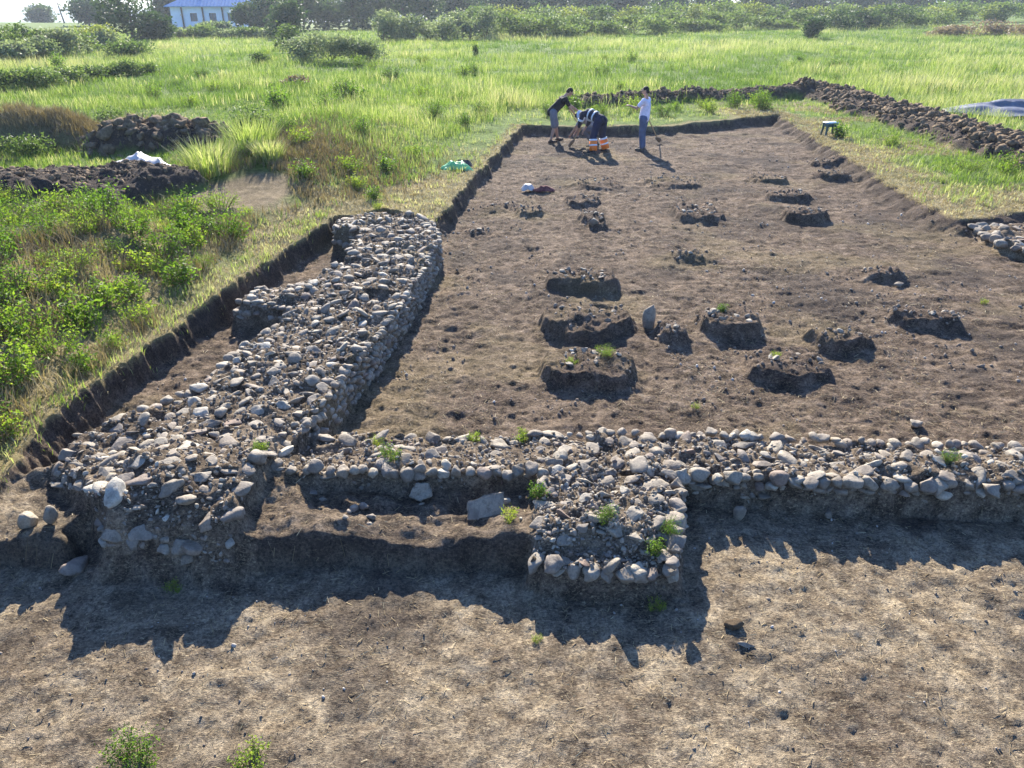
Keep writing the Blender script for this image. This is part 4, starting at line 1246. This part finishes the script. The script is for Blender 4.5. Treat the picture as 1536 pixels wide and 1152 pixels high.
def house():
    D = 150; x0 = lat(259, D); W = 15.5; Hh = 3.2
    z = zat(x0 + 6, D)
    root = empty('house', (x0, D, z + .1), .06, 'low white house with a hipped blue metal roof half hidden by trees', 'house')
    bm = bmesh.new()
    # front wall with window openings
    wins = [(3.3, 4.5, .9, 2.2), (6.6, 7.8, .9, 2.2), (9.8, 11.0, .9, 2.2), (12.2, 13.4, .9, 2.2)]
    xs = [0]
    for w in wins: xs += [w[0], w[1]]
    xs.append(W)
    for a, b_ in zip(xs[:-1], xs[1:]):
        w = [q for q in wins if q[0] == a]
        if w:
            box(bm, a, b_, 0, .35, 0, w[0][2]); box(bm, a, b_, 0, .35, w[0][3], Hh)
        else:
            box(bm, a, b_, 0, .35, 0, Hh)
    box(bm, 0, .35, .352, 8, 0, Hh); box(bm, W - .35, W, .352, 8, 0, Hh); box(bm, .352, W - .352, 7.65, 8, 0, Hh)
    bm_obj('wall', bm, MAT['render_wall'], root)
    for w in wins:
        bm = bmesh.new()
        fw = .09
        box(bm, w[0], w[0] + fw, .1, .2, w[2], w[3]); box(bm, w[1] - fw, w[1], .1, .2, w[2], w[3])
        box(bm, w[0] + fw, w[1] - fw, .1, .2, w[3] - fw, w[3]); box(bm, w[0] + fw, w[1] - fw, .1, .2, w[2], w[2] + fw)
        m = (w[0] + w[1]) / 2
        box(bm, m - .04, m + .04, .1, .2, w[2] + fw, w[3] - fw)
        wo = bm_obj('window', bm, MAT['brown_wood'], root)
        bm = bmesh.new(); box(bm, w[0] + .02, w[1] - .02, .205, .22, w[2] + .02, w[3] - .02)
        bm_obj('pane', bm, MAT['glass'], wo)
    for px_ in (1.9, 5.5, 8.9):
        bm = bmesh.new(); box(bm, px_, px_ + .22, -.30, -.10, 0, Hh - .05)
        bm_obj('post', bm, MAT['brown_wood'], root)
    bm = bmesh.new()
    o_ = .75; zt = Hh + 2.6
    e = [bm.verts.new(c) for c in ((-o_, -o_, Hh), (W + o_, -o_, Hh), (W + o_, 8 + o_, Hh), (-o_, 8 + o_, Hh))]
    e2 = [bm.verts.new((v.co.x, v.co.y, Hh + .14)) for v in e]
    r1 = bm.verts.new((4.3, 4, zt)); r2 = bm.verts.new((W - 4.3, 4, zt))
    bm.faces.new(e[::-1])
    for i in range(4): bm.faces.new((e[i], e[(i + 1) % 4], e2[(i + 1) % 4], e2[i]))
    bm.faces.new((e2[0], e2[1], r2, r1)); bm.faces.new((e2[1], e2[2], r2)); bm.faces.new((e2[2], e2[3], r1, r2)); bm.faces.new((e2[3], e2[0], r1))
    ro = bm_obj('roof', bm, MAT['roof'], root)
    bm = bmesh.new()
    for i in range(1, 28):                       # standing seams on the front slope
        xx = -o_ + i * (W + 2 * o_) / 28
        t = min(1.0, (xx + o_) / (4.3 + o_), (W + o_ - xx) / (4.3 + o_))
        ya, za = -o_, Hh + .145; yb, zb = -o_ + t * (4 + o_), Hh + .145 + t * (zt - Hh - .14)
        vs = [bm.verts.new(c) for c in ((xx - .04, ya, za), (xx + .04, ya, za), (xx + .04, yb, zb), (xx - .04, yb, zb), (xx, ya, za + .07), (xx, yb, zb + .07))]
        for f in ((0, 4, 5, 3), (4, 1, 2, 5), (0, 1, 4), (3, 5, 2)): bm.faces.new([vs[j] for j in f])
    bm_obj('roof_seams', bm, MAT['roof'], ro)
    bm = bmesh.new(); box(bm, 4.6, 5.3, 2.2, 2.9, Hh + 1.2, Hh + 3.2)
    box(bm, 4.5, 5.4, 2.1, 3.0, Hh + 3.202, Hh + 3.35)
    bm_obj('chimney', bm, MAT['red_roof'], ro)
house()

def shed():
    D = 158; x = lat(371, D)
    z = zat(x, D)
    root = empty('outbuilding', (x - 3, D, z - .1), .05, 'outbuilding with a dark red roof just showing past the blue roofed house', 'house')
    bm = bmesh.new(); box(bm, 0, 6, 0, 5, 0, 3.3); bm_obj('wall', bm, MAT['render_wall'], root)
    bm = bmesh.new()
    v = [bm.verts.new(c) for c in ((-.4, -.4, 3.302), (6.4, -.4, 3.302), (6.4, 5.4, 3.302), (-.4, 5.4, 3.302), (-.4, 2.5, 5.2), (6.4, 2.5, 5.2))]
    for f in ((3, 2, 1, 0), (0, 1, 5, 4), (2, 3, 4, 5), (0, 4, 3), (1, 2, 5)): bm.faces.new([v[i] for i in f])
    bm_obj('roof', bm, MAT['red_roof'], root)
    bm = bmesh.new(); box(bm, 2, 3, -.06, -.005, 1, 2.2); bm_obj('window', bm, MAT['glass'], root)
shed()

MAT['pole'] = plain('weathered_pole', (.11, .09, .075), .9, .3, 8)
def pole(px, D, h, arm, tilt, label):
    x = lat(px, D); z = zat(x, D)
    root = empty('utility_pole', (x, D, z - .3), 0, label, 'utility pole')
    root.rotation_euler = (0, tilt, 0)
    V, F = tube_np([(0, 0, 0), (0, 0, h * .5), (0, 0, h)], [.17, .15, .11], 8)
    mobj('post', np_mesh('post', V, [F], smooth=True), MAT['pole'], root)
    if arm:
        bm = bmesh.new(); box(bm, -1.1, 1.1, -.2, -.08, h - .75, h - .6)
        ar = bm_obj('crossarm', bm, MAT['pole'], root)
        for q in (-.95, 0, .95):
            bm = bmesh.new()
            bmesh.ops.create_cone(bm, cap_ends=True, segments=8, radius1=.07, radius2=.05, depth=.22, matrix=Matrix.Translation((q, -.14, h - .45)))
            bm_obj('insulator', bm, MAT['render_wall'], ar)
pole(157, 190, 9.0, True, -.10, 'tallest utility pole, with a crossarm, standing above the shrubs')
pole(119, 200, 7.2, False, -.12, 'plain tilted pole between the crossarm pole and the short pole')
pole(96, 190, 4.6, False, -.14, 'short tilted pole nearest the distant rounded tree')
pole(229, 185, 7.4, False, -.08, 'plain pole beside the big dark bushy tree, nearest the house')

# ------------------------------------------------------------------ sheets, sack, stool, clothes
def cloth(name, w, d, h, fold, mat, seed, nx_=40, ny_=40, shape=None, thick=.006):
    """crumpled sheet lying in folds"""
    u = np.linspace(-1, 1, nx_); v = np.linspace(-1, 1, ny_)
    U, Vv = np.meshgrid(u, v)
    ed = 1 + .22 * fbm(np.arctan2(Vv, U) * 1.3, U * 0 + seed, 2, seed)
    X = U * w / 2 * ed; Y = Vv * d / 2 * ed
    R = np.sqrt(U ** 2 + Vv ** 2)
    Z = h * np.clip(1 - R ** 2 * .8, 0, 1) + fold * (billow(X * 2.6 / max(w, .4) + Y * 1.1 + seed, Y * 3.4 / max(w, .4), 2, seed) + .6) * np.clip(1.25 - R, .12, 1)
    P = np.stack([X, Y, Z], -1).reshape(-1, 3)
    i = np.arange(nx_ * ny_).reshape(ny_, nx_)
    F = np.stack([i[:-1, :-1], i[:-1, 1:], i[1:, 1:], i[1:, :-1]], -1).reshape(-1, 4)
    kp = R.reshape(-1)[F].max(1) < 1.18
    B = P.copy(); B[:, 2] -= thick
    Fk = F[kp]
    n = len(P)
    # rim
    e = {}
    for q in Fk:
        for a, b_ in zip(q, np.roll(q, -1)):
            e[(a, b_)] = e.get((a, b_), 0) + 1
    rim = [(a, b_, b_ + n, a + n) for (a, b_) in e if (b_, a) not in e]
    rim = np.array([(b_, a, c2, c1) for (a, b_, c1, c2) in rim])
    me = np_mesh(name, np.concatenate([P, B]), [np.concatenate([Fk, Fk[:, ::-1] + n, rim])], smooth=True)
    return me

MAT['white_sheet'] = plain('white_sheet', (.50, .47, .43), .55, .15, 8, .1, .4)
MAT['grey_sheet'] = plain('grey_sheet', (.13, .14, .17), .6, .25, 5, .1, .4)
MAT['mint'] = plain('mint_plastic', (.17, .55, .20), .45, .15, 6, .1, .4)
MAT['dark_cloth'] = plain('dark_cloth', (.05, .05, .055), .9, .3, 10)
MAT['red_cloth'] = plain('red_cloth', (.14, .045, .04), .9, .4, 12)

for (x, y, w, d, h, f, rz, lb) in [(-7.75, 16.75, 1.1, .7, .06, .16, -.5, 'largest torn white sheet draped on the crest of the furrowed dark heap'),
                                 (-8.6, 17.3, .7, .5, .05, .08, .4, 'small crumpled white scrap just behind the largest torn sheet'),
                                 (-10.55, 15.9, .42, .3, .08, .06, .2, 'white lump of sheeting alone on the heap crest, away from the torn sheet')]:
    o = mobj('plastic_sheet', cloth('plastic_sheet', w, d, h, f, None, int(abs(x) * 10)), MAT['white_sheet'])
    o.location = (x, y, zat(x, y) + .04); o.rotation_euler = (-.12, .06, rz)
    tag(o, lb, 'plastic sheet')
o = mobj('tarpaulin', cloth('tarpaulin', 4.6, 2.6, .12, .22, None, 5, 60, 50), MAT['grey_sheet'])
o.location = (18.6, 30.0, zat(18.6, 30.0) + .05); o.rotation_euler = (0, 0, .1)
tag(o, 'large wrinkled grey tarpaulin lying in the grass beyond the ploughed ridge', 'tarpaulin')
root = empty('plastic_sack', (-1.32, 18.95, zat(-1.32, 18.95)), .15, 'crumpled mint green plastic sack lying on the cut turf by the section edge', 'sack')
mobj('sack_body', cloth('sack_body', .72, .42, .13, .09, None, 8), MAT['mint'], root)
d_ = mobj('sack_mouth', cloth('sack_mouth', .42, .28, .10, .09, None, 9), MAT['dark_cloth'], root); d_.location = (.18, .2, .05)
root = empty('clothes_bundle', (.62, 18.05, zat(.62, 18.05)), .1, 'white bag and dark red garment dropped together on the dug floor', 'clothes')
w_ = mobj('white_bag', cloth('white_bag', .27, .24, .11, .05, None, 3, 24, 24), MAT['white_sheet'], root); w_.location = (-.26, .05, .03)
g_ = mobj('red_garment', cloth('red_garment', .5, .26, .05, .06, None, 4, 30, 30), MAT['red_cloth'], root); g_.location = (.14, -.03, .02)

def stool():
    x, y = 9.75, 24.6
    root = empty('stool', (x, y, zat(x, y)), .15, 'small dark green plastic stool with a pale top standing on the cut grass', 'stool')
    m = plain('green_plastic', (.025, .075, .075), .4, .12, 8, 0, .5); mt = plain('pale_top', (.42, .55, .60), .35, .1, 8, 0, .5)
    bm = bmesh.new(); bmesh.ops.create_cube(bm, size=1); bmesh.ops.scale(bm, vec=(.40, .32, .035), verts=bm.verts)
    bmesh.ops.bevel(bm, geom=bm.edges[:], offset=.015, segments=3, affect='EDGES')
    s = bm_obj('seat', bm, mt, root, True); s.location.z = .38
    for sx in (-1, 1):
        for sy in (-1, 1):
            V, F = tube_np([(sx * .19, sy * .15, 0), (sx * .165, sy * .125, .18), (sx * .15, sy * .115, .365)], [.028, .034, .045], 8)
            mobj('leg', np_mesh('leg', V, [F, ], smooth=True), m, root)
    bm = bmesh.new()
    for a in (-1, 1):
        box(bm, -.15, .15, a * .13 - .012, a * .13 + .012, .27, .355)
        box(bm, a * .17 - .012, a * .17 + .012, -.10, .10, .27, .355)
    bm_obj('apron', bm, m, root)
stool()

# ------------------------------------------------------------------ people
def cap(bm, a, b_, ra, rb, sub=2):
    b2 = bmesh.new()
    bmesh.ops.create_icosphere(b2, subdivisions=sub, radius=ra, matrix=Matrix.Translation(a))
    bmesh.ops.create_icosphere(b2, subdivisions=sub, radius=rb, matrix=Matrix.Translation(b_))
    r = bmesh.ops.convex_hull(b2, input=b2.verts)
    g = [e for e in r['geom_interior'] if isinstance(e, bmesh.types.BMVert)]
    bmesh.ops.delete(b2, geom=g, context='VERTS')
    t = bpy.data.meshes.new('t'); b2.to_mesh(t); b2.free(); bm.from_mesh(t); bpy.data.meshes.remove(t)

def ell(bm, c, s, R=None):
    M = Matrix.Translation(c)
    if R is not None: M = M @ R.to_4x4()
    M = M @ Matrix.Diagonal((*s, 1))
    bmesh.ops.create_icosphere(bm, subdivisions=3, radius=1, matrix=M)

def remesh(name, bm, vox, mat, parent, smooth_it=2):
    me = bpy.data.meshes.new(name); bm.to_mesh(me); bm.free()
    o = bpy.data.objects.new(name, me); COL.objects.link(o)
    m = o.modifiers.new('r', 'REMESH'); m.mode = 'VOXEL'; m.voxel_size = vox
    s = o.modifiers.new('s', 'SMOOTH'); s.factor = .5; s.iterations = smooth_it
    dg = bpy.context.evaluated_depsgraph_get()
    ev = bpy.data.meshes.new_from_object(o.evaluated_get(dg))
    bpy.data.objects.remove(o); bpy.data.meshes.remove(me)
    ev.name = name
    ev.polygons.foreach_set('use_smooth', np.ones(len(ev.polygons), dtype=bool))
    return mobj(name, ev, mat, parent)

SKIN = plain('skin', (.42, .25, .17), .6, .08, 10, 0, .3)
EYE = plain('eye_dark', (.03, .02, .02), .3, .1, 10)
HAIR = plain('dark_hair', (.018, .015, .013), .7, .3, 60, .4)
MAT['wood'] = plain('ash_handle', (.42, .30, .16), .6, .2, 12)
MAT['steel'] = plain('worn_steel', (.16, .15, .145), .45, .3, 14, 0, .5, .7)

def V3(*a): return Vector(a)

def person(x, y, face, label, J, wear, sink=0.0):
    """J: joints in metres, x to the person's right, y forward; wear: list of clothing builders"""
    z = zat(x, y)
    root = empty('person', (x, y, z - sink), face, label, 'person')
    bm = bmesh.new()
    hd, nk, ch, pv = J['head'], J['neck'], J['chest'], J['pelvis']
    up = (hd - nk).normalized()
    fw = J['look'].normalized(); fw = (fw - up * fw.dot(up)).normalized(); rt = fw.cross(up)
    R = Matrix((rt, fw, up)).transposed()
    # trunk and neck
    cap(bm, pv, (pv + ch) / 2, .125, .115); cap(bm, (pv + ch) / 2, ch, .115, .13)
    for s in ('r', 'l'):
        cap(bm, ch, J['sh_' + s], .10, .062)
        cap(bm, pv, J['hip_' + s], .11, .095)
        cap(bm, J['sh_' + s], J['el_' + s], .054, .042); cap(bm, J['el_' + s], J['wr_' + s], .041, .027)
        cap(bm, J['hip_' + s], J['kn_' + s], .088, .058); cap(bm, J['kn_' + s], (J['kn_' + s] * .62 + J['an_' + s] * .38), .056, .057)
        cap(bm, (J['kn_' + s] * .62 + J['an_' + s] * .38), J['an_' + s], .057, .038)
        a = J['an_' + s]; t = J['toe_' + s]
        cap(bm, a + V3(0, 0, -.04), t, .038, .028)
    cap(bm, ch, nk, .09, .058); cap(bm, nk, hd - up * .04, .055, .058)
    # head: skull, jaw, nose, ears
    ell(bm, hd + up * .02, (.075, .095, .098), R)
    ell(bm, hd - up * .055 + fw * .028, (.055, .062, .062), R)
    ell(bm, hd - up * .015 + fw * .098, (.013, .020, .024), R)
    for s in (-1, 1): ell(bm, hd + rt * s * .078 - up * .005, (.010, .022, .032), R)
    ell(bm, hd - up * .055 + fw * .085, (.024, .010, .008), R)
    # hands
    for s in ('r', 'l'):
        w = J['wr_' + s]; e = J['el_' + s]
        d = J.get('hd_' + s, (w - e)).normalized()
        side = d.cross(V3(0, 0, 1))
        side = side.normalized() if side.length > .1 else V3(1, 0, 0)
        nrm = side.cross(d).normalized()
        pc = w + d * .045
        Rm = Matrix((side, d, nrm)).transposed()
        ell(bm, pc, (.040, .052, .018), Rm)
        curl = J.get('curl', .9)
        for k, (off, ln) in enumerate(((-.030, .068), (-.010, .078), (.010, .074), (.029, .058))):
            p0 = pc + side * off + d * .040
            d1 = (d * math.cos(curl * .5) - nrm * math.sin(curl * .5)); d2 = (d * math.cos(curl * 1.6) - nrm * math.sin(curl * 1.6))
            p1 = p0 + d1 * ln * .5; p2 = p1 + d2 * ln * .5
            cap(bm, p0, p1, .0095, .009, 1); cap(bm, p1, p2, .009, .0075, 1)
        sg = -1
        q0 = pc + side * sg * .034 - d * .018; q1 = q0 + (side * sg * .6 + d * .7 - nrm * .3).normalized() * .035; q2 = q1 + (d * .8 - nrm * .6).normalized() * .028
        cap(bm, q0, q1, .012, .011, 1); cap(bm, q1, q2, .011, .009, 1)
    remesh('body', bm, .0065, SKIN, root, 2)
    bm = bmesh.new()
    for s in (-1, 1): ell(bm, hd + up * .018 + fw * .088 + rt * s * .032, (.012, .008, .008), R)
    bm_obj('eyes', bm, EYE, root, True)
    for w in wear: w(root, J, hd, up, fw, rt, R)
    return root

def hair(short=True):
    def f(root, J, hd, up, fw, rt, R):
        bm = bmesh.new()
        ell(bm, hd + up * .032 - fw * .016, (.083, .096, .096), R)
        ell(bm, hd - up * .02 - fw * .045, (.072, .062, .075), R)
        remesh('hair', bm, .009, HAIR, root, 1)
    return f

def hat(col):
    def f(root, J, hd, up, fw, rt, R):
        bm = bmesh.new()
        ell(bm, hd + up * .06, (.098, .115, .085), R)
        ell(bm, hd + up * .045 + fw * .02, (.155, .185, .014), R)
        remesh('hat', bm, .010, plain('hat_cloth', col, .8, .12, 20), root, 2)
    return f

def shirt(col, sleeve=.55, nm='shirt', thick=.018, loose=.012, hem=.09):
    def f(root, J, hd, up, fw, rt, R):
        bm = bmesh.new()
        ch, pv, nk = J['chest'], J['pelvis'], J['neck']
        mid = (pv + ch) / 2
        dn = (pv - ch).normalized()
        cap(bm, pv + dn * hem * .3, mid, .138 + loose, .130 + loose); cap(bm, mid, ch, .130 + loose, .143)
        for s in ('r', 'l'):
            sh, el = J['sh_' + s], J['el_' + s]
            cap(bm, ch, sh, .115, .080)
            cap(bm, pv + dn * hem * .2, pv + (J['hip_' + s] - pv) * .8 + dn * .02, .13 + loose, .115)
            cap(bm, sh, sh.lerp(el, min(sleeve, 1)), .073, .066)
            if sleeve > 1: cap(bm, el, el.lerp(J['wr_' + s], sleeve - 1), .062, .046)
        cap(bm, ch, ch.lerp(nk, .55), .10, .078)
        remesh(nm, bm, .011, plain(nm + '_cloth', col, .85, .18, 9, .3), root, 3)
    return f

def trousers(col, reach=1.9, nm='trousers', r0=.112, r1=.075, r2=.062):
    def f(root, J, hd, up, fw, rt, R):
        bm = bmesh.new()
        pv = J['pelvis']
        cap(bm, pv + (J['chest'] - pv).normalized() * .06, pv, .142, .146)
        for s in ('r', 'l'):
            hp, kn, an = J['hip_' + s], J['kn_' + s], J['an_' + s]
            cap(bm, pv, hp, .14, r0 + .012)
            cap(bm, hp, hp.lerp(kn, min(reach, 1)), r0 + .008, r1 + (.02 if reach < 1 else 0))
            if reach > 1: cap(bm, kn, kn.lerp(an, reach - 1), r1, r2)
        remesh(nm, bm, .011, plain(nm + '_cloth', col, .9, .25, 7, .3), root, 3)
    return f

def shoes(col):
    def f(root, J, hd, up, fw, rt, R):
        for s in ('r', 'l'):
            bm = bmesh.new()
            a, t = J['an_' + s], J['toe_' + s]
            cap(bm, a + V3(0, 0, -.01), a + V3(0, 0, -.045), .046, .045); cap(bm, a + V3(0, 0, -.05), t, .044, .036)
            d = (t - a); d.z = 0; d.normalize()
            cap(bm, a - d * .05 + V3(0, 0, -.055), t, .036, .034)
            remesh('shoe', bm, .009, plain('shoe_leather', col, .7, .2, 14), root, 1)
    return f

def band(nm, col, segs):
    """cloth bands round a limb or trunk: (joint a, joint b, t0, t1, radius)"""
    def f(root, J, hd, up, fw, rt, R):
        m = plain(nm + '_cloth', col, .6, .08, 12)
        for a, b_, t0, t1, r in segs:
            A, B = J[a], J[b_]
            p0, p1 = A.lerp(B, t0), A.lerp(B, t1)
            ax = (p1 - p0).normalized()
            u = ax.cross(V3(.3, .9, .2)).normalized(); v = ax.cross(u)
            bm = bmesh.new(); ring = []
            N = 20
            for (p, rr) in ((p0, r - .02), (p0, r), (p1, r), (p1, r - .02)):
                ring.append([bm.verts.new(p + (u * math.cos(2 * PI * i / N) + v * math.sin(2 * PI * i / N)) * rr) for i in range(N)])
            for k in range(4):
                q0, q1 = ring[k], ring[(k + 1) % 4]
                for i in range(N):
                    bm.faces.new((q0[i], q0[(i + 1) % N], q1[(i + 1) % N], q1[i]))
            bmesh.ops.recalc_face_normals(bm, faces=bm.faces)
            bm_obj(nm, bm, m, root, True)
    return f

def J_(**k): return {a: (V3(*b_) if isinstance(b_, tuple) else b_) for a, b_ in k.items()}

# man in the white T-shirt, back half turned, one arm forward
JA = J_(head=(0, .02, 1.66), neck=(0, -.02, 1.50), chest=(0, -.03, 1.28), pelvis=(0, 0, .95), look=V3(-.25, 1, -.25),
        sh_r=(.19, -.03, 1.41), sh_l=(-.19, .0, 1.41), el_r=(.25, .0, 1.12), wr_r=(.24, .12, .90), el_l=(-.22, .18, 1.20), wr_l=(-.15, .42, 1.26),
        hip_r=(.095, 0, .90), hip_l=(-.095, 0, .90), kn_r=(.11, .03, .49), kn_l=(-.10, .03, .49), an_r=(.12, -.01, .085), an_l=(-.11, -.01, .085),
        toe_r=(.15, .15, .035), toe_l=(-.13, .15, .035), hd_l=V3(.2, .9, .1), curl=.9)
person(3.86, 23.55, 1.15, 'man standing upright in a pale T-shirt and grey blue jeans with his back half turned', JA,
       [hair(), shirt((.72, .70, .80), .62, 'shirt', loose=.018), trousers((.10, .125, .19), 1.92, 'jeans'), shoes((.09, .075, .06))])
# man in the black T-shirt leaning on a shovel
JB = J_(head=(.0, .48, 1.46), neck=(0, .36, 1.36), chest=(0, .24, 1.18), pelvis=(0, -.06, .90), look=V3(0, .7, -.8),
        sh_r=(.19, .30, 1.27), sh_l=(-.18, .30, 1.27), el_r=(.22, .46, 1.01), wr_r=(.10, .62, .84), el_l=(-.20, .55, 1.06), wr_l=(-.06, .78, .90),
        hip_r=(.10, -.05, .87), hip_l=(-.10, -.04, .87), kn_r=(.15, -.02, .48), kn_l=(-.14, .10, .48), an_r=(.19, -.14, .085), an_l=(-.17, .18, .085),
        toe_r=(.23, .03, .035), toe_l=(-.19, .35, .035), curl=1.25)
person(1.30, 25.0, -1.35, 'man in a black T-shirt and grey shorts leaning forward with bare calves', JB,
       [hair(), shirt((.014, .014, .017), .6, 'shirt'), trousers((.17, .17, .19), .92, 'shorts', .118, .092), shoes((.05, .03, .025))])
# bending man with orange reflective trouser cuffs and white hat
JC = J_(head=(.02, .64, .98), neck=(0, .52, 1.03), chest=(0, .36, 1.05), pelvis=(0, -.10, .92), look=V3(0, .55, -.9),
        sh_r=(.19, .42, 1.03), sh_l=(-.19, .42, 1.05), el_r=(.20, .50, .76), wr_r=(.10, .60, .54), el_l=(-.20, .52, .78), wr_l=(-.06, .68, .48),
        hip_r=(.10, -.10, .88), hip_l=(-.10, -.09, .88), kn_r=(.20, -.02, .48), kn_l=(-.20, .0, .48), an_r=(.26, -.12, .085), an_l=(-.26, -.08, .085),
        toe_r=(.29, .05, .035), toe_l=(-.28, .09, .035), curl=1.25)
person(2.48, 23.2, .80, 'man bent double in navy work clothes with a white hat and orange reflective trouser cuffs', JC,
       [hat((.75, .76, .78)), shirt((.022, .026, .045), 1.35, 'jacket'), trousers((.018, .024, .055), 1.45, 'trousers', .125, .10, .095),
        band('orange_cuff', (1.0, .24, .04), [('kn_r', 'an_r', .30, 1.0, .112), ('kn_l', 'an_l', .30, 1.0, .112)]),
        band('reflective_strip', (.80, .82, .84), [('kn_r', 'an_r', .22, .34, .116), ('kn_l', 'an_l', .22, .34, .116), ('kn_r', 'an_r', .58, .68, .116), ('kn_l', 'an_l', .58, .68, .116)]),
        band('chest_strip', (.70, .74, .76), [('pelvis', 'chest', .42, .50, .168), ('pelvis', 'chest', .78, .86, .168), ('sh_r', 'el_r', .55, .75, .085), ('sh_l', 'el_l', .55, .75, .085)]),
        shoes((.06, .05, .045))])
# crouching man in grey behind him
JD = J_(head=(0, .42, .86), neck=(0, .31, .84), chest=(0, .18, .78), pelvis=(0, -.22, .50), look=V3(0, .7, -.7),
        sh_r=(.19, .24, .84), sh_l=(-.19, .24, .84), el_r=(.24, .42, .58), wr_r=(.14, .56, .34), el_l=(-.24, .44, .58), wr_l=(-.12, .62, .34),
        hip_r=(.10, -.20, .48), hip_l=(-.10, -.20, .48), kn_r=(.20, .18, .50), kn_l=(-.20, .2, .50), an_r=(.17, -.14, .10), an_l=(-.17, -.10, .10),
        toe_r=(.21, .04, .035), toe_l=(-.20, .08, .035), curl=1.2)
person(2.42, 24.3, 1.25, 'man crouching in a grey shirt, half hidden behind the bent man with the white hat', JD,
       [hair(), shirt((.30, .30, .31), .7, 'shirt'), trousers((.12, .12, .13), 1.9, 'trousers'), shoes((.05, .045, .04))])

def shovel(a, b_, label, blade='spade'):
    """handle from a (grip) to b (blade tip end)"""
    a, b_ = Vector(a), Vector(b_)
    d = (b_ - a); L = d.length; d.normalize()
    root = empty('shovel', b_, 0, label, 'shovel')
    V, F = tube_np([a - b_, (a + b_) / 2 - b_, -d * .30], [.018, .017, .017], 8)
    mobj('handle', np_mesh('handle', V, [F], smooth=True), MAT['wood'], root)
    side = d.cross(V3(0, 0, 1)).normalized(); nrm = side.cross(d).normalized()
    rows_ = []
    bm = bmesh.new()
    for t, w in ((-.32, .022), (-.26, .09), (-.14, .105), (-.05, .07), (0, .01)):
        rows_.append([bm.verts.new(d * t + side * w * s + nrm * (.03 * s * s - .02)) for s in (-1, -.5, 0, .5, 1)])
    for r0, r1 in zip(rows_[:-1], rows_[1:]):
        for i in range(4): bm.faces.new((r0[i], r0[i + 1], r1[i + 1], r1[i]))
    g = bmesh.ops.solidify(bm, geom=bm.faces[:], thickness=.006)
    bm_obj('blade', bm, MAT['steel'], root, True)
zf = zat(2.1, 24.6)
shovel((1.75, 25.02, .98), (2.42, 24.75, .06), 'wooden handled shovel gripped by the man in the black T-shirt')
shovel((2.04, 23.62, .62), (1.72, 23.95, .02), 'short tool held to the ground by the bent man with the white hat')
shovel((4.00, 23.75, .90), (4.60, 24.85, .03), 'shovel slanting behind the man in the pale T-shirt')

# ------------------------------------------------------------------ air
def haze():
    bm = bmesh.new(); box(bm, -1650, 900, -330, 1700, -24, 60)
    m, nt = new_mat('haze_air')
    v = nt.nodes.new('ShaderNodeVolumePrincipled')
    v.inputs['Color'].default_value = (.80, .90, 1, 1); v.inputs['Density'].default_value = HAZE; v.inputs['Anisotropy'].default_value = .35
    o = nt.nodes.new('ShaderNodeOutputMaterial'); nt.links.new(v.outputs[0], o.inputs['Volume'])
    ob = bm_obj('haze', bm, m); ob['kind'] = 'stuff'
HAZE = .00036
haze()

# ------------------------------------------------------------------ light, sky, camera
EL = math.radians(29); AZ = math.atan2(-.11, 1)      # sun ahead of the camera, a touch to the left
w = bpy.data.worlds.new('World'); SC.world = w; w.use_nodes = True
nt = w.node_tree; nt.nodes.clear()
sky = nt.nodes.new('ShaderNodeTexSky'); sky.sky_type = 'NISHITA'; sky.sun_disc = False
sky.sun_elevation = EL; sky.sun_rotation = AZ
sky.air_density = 1.0; sky.dust_density = .6; sky.ozone_density = 4.0
bg = nt.nodes.new('ShaderNodeBackground'); bg.inputs['Strength'].default_value = .085
wo = nt.nodes.new('ShaderNodeOutputWorld')
tint = nt.nodes.new('ShaderNodeMix'); tint.data_type = 'RGBA'; tint.blend_type = 'MULTIPLY'
tint.inputs[0].default_value = 1; tint.inputs[7].default_value = (.74, .95, 1.32, 1)
nt.links.new(sky.outputs[0], tint.inputs[6]); nt.links.new(tint.outputs[2], bg.inputs[0]); nt.links.new(bg.outputs[0], wo.inputs[0])
L = bpy.data.lights.new('sun', 'SUN'); L.energy = 5.0; L.angle = math.radians(.53); L.color = (1, .92, .80)
so = bpy.data.objects.new('sun', L); COL.objects.link(so)
sdir = Vector((math.sin(AZ) * math.cos(EL), math.cos(AZ) * math.cos(EL), math.sin(EL)))
so.rotation_euler = (-sdir).to_track_quat('-Z', 'Y').to_euler(); so.location = (0, 30, 20)

cam = bpy.data.cameras.new('camera'); co = bpy.data.objects.new('camera', cam); COL.objects.link(co)
cam.sensor_fit = 'HORIZONTAL'; cam.sensor_width = 36; cam.lens = 36 * 1154 / 1536
cam.clip_start = .1; cam.clip_end = 6000
co.location = (0, 0, 4.0); co.rotation_euler = (PI / 2 - PIT_A, 0, 0)
SC.camera = co
SC.view_settings.view_transform = 'Standard'; SC.view_settings.look = 'None'
SC.view_settings.exposure = 1.62; SC.view_settings.gamma = 1.0
SC.render.engine = 'CYCLES'
SC.cycles.max_bounces = 6; SC.cycles.transparent_max_bounces = 4; SC.cycles.diffuse_bounces = 3
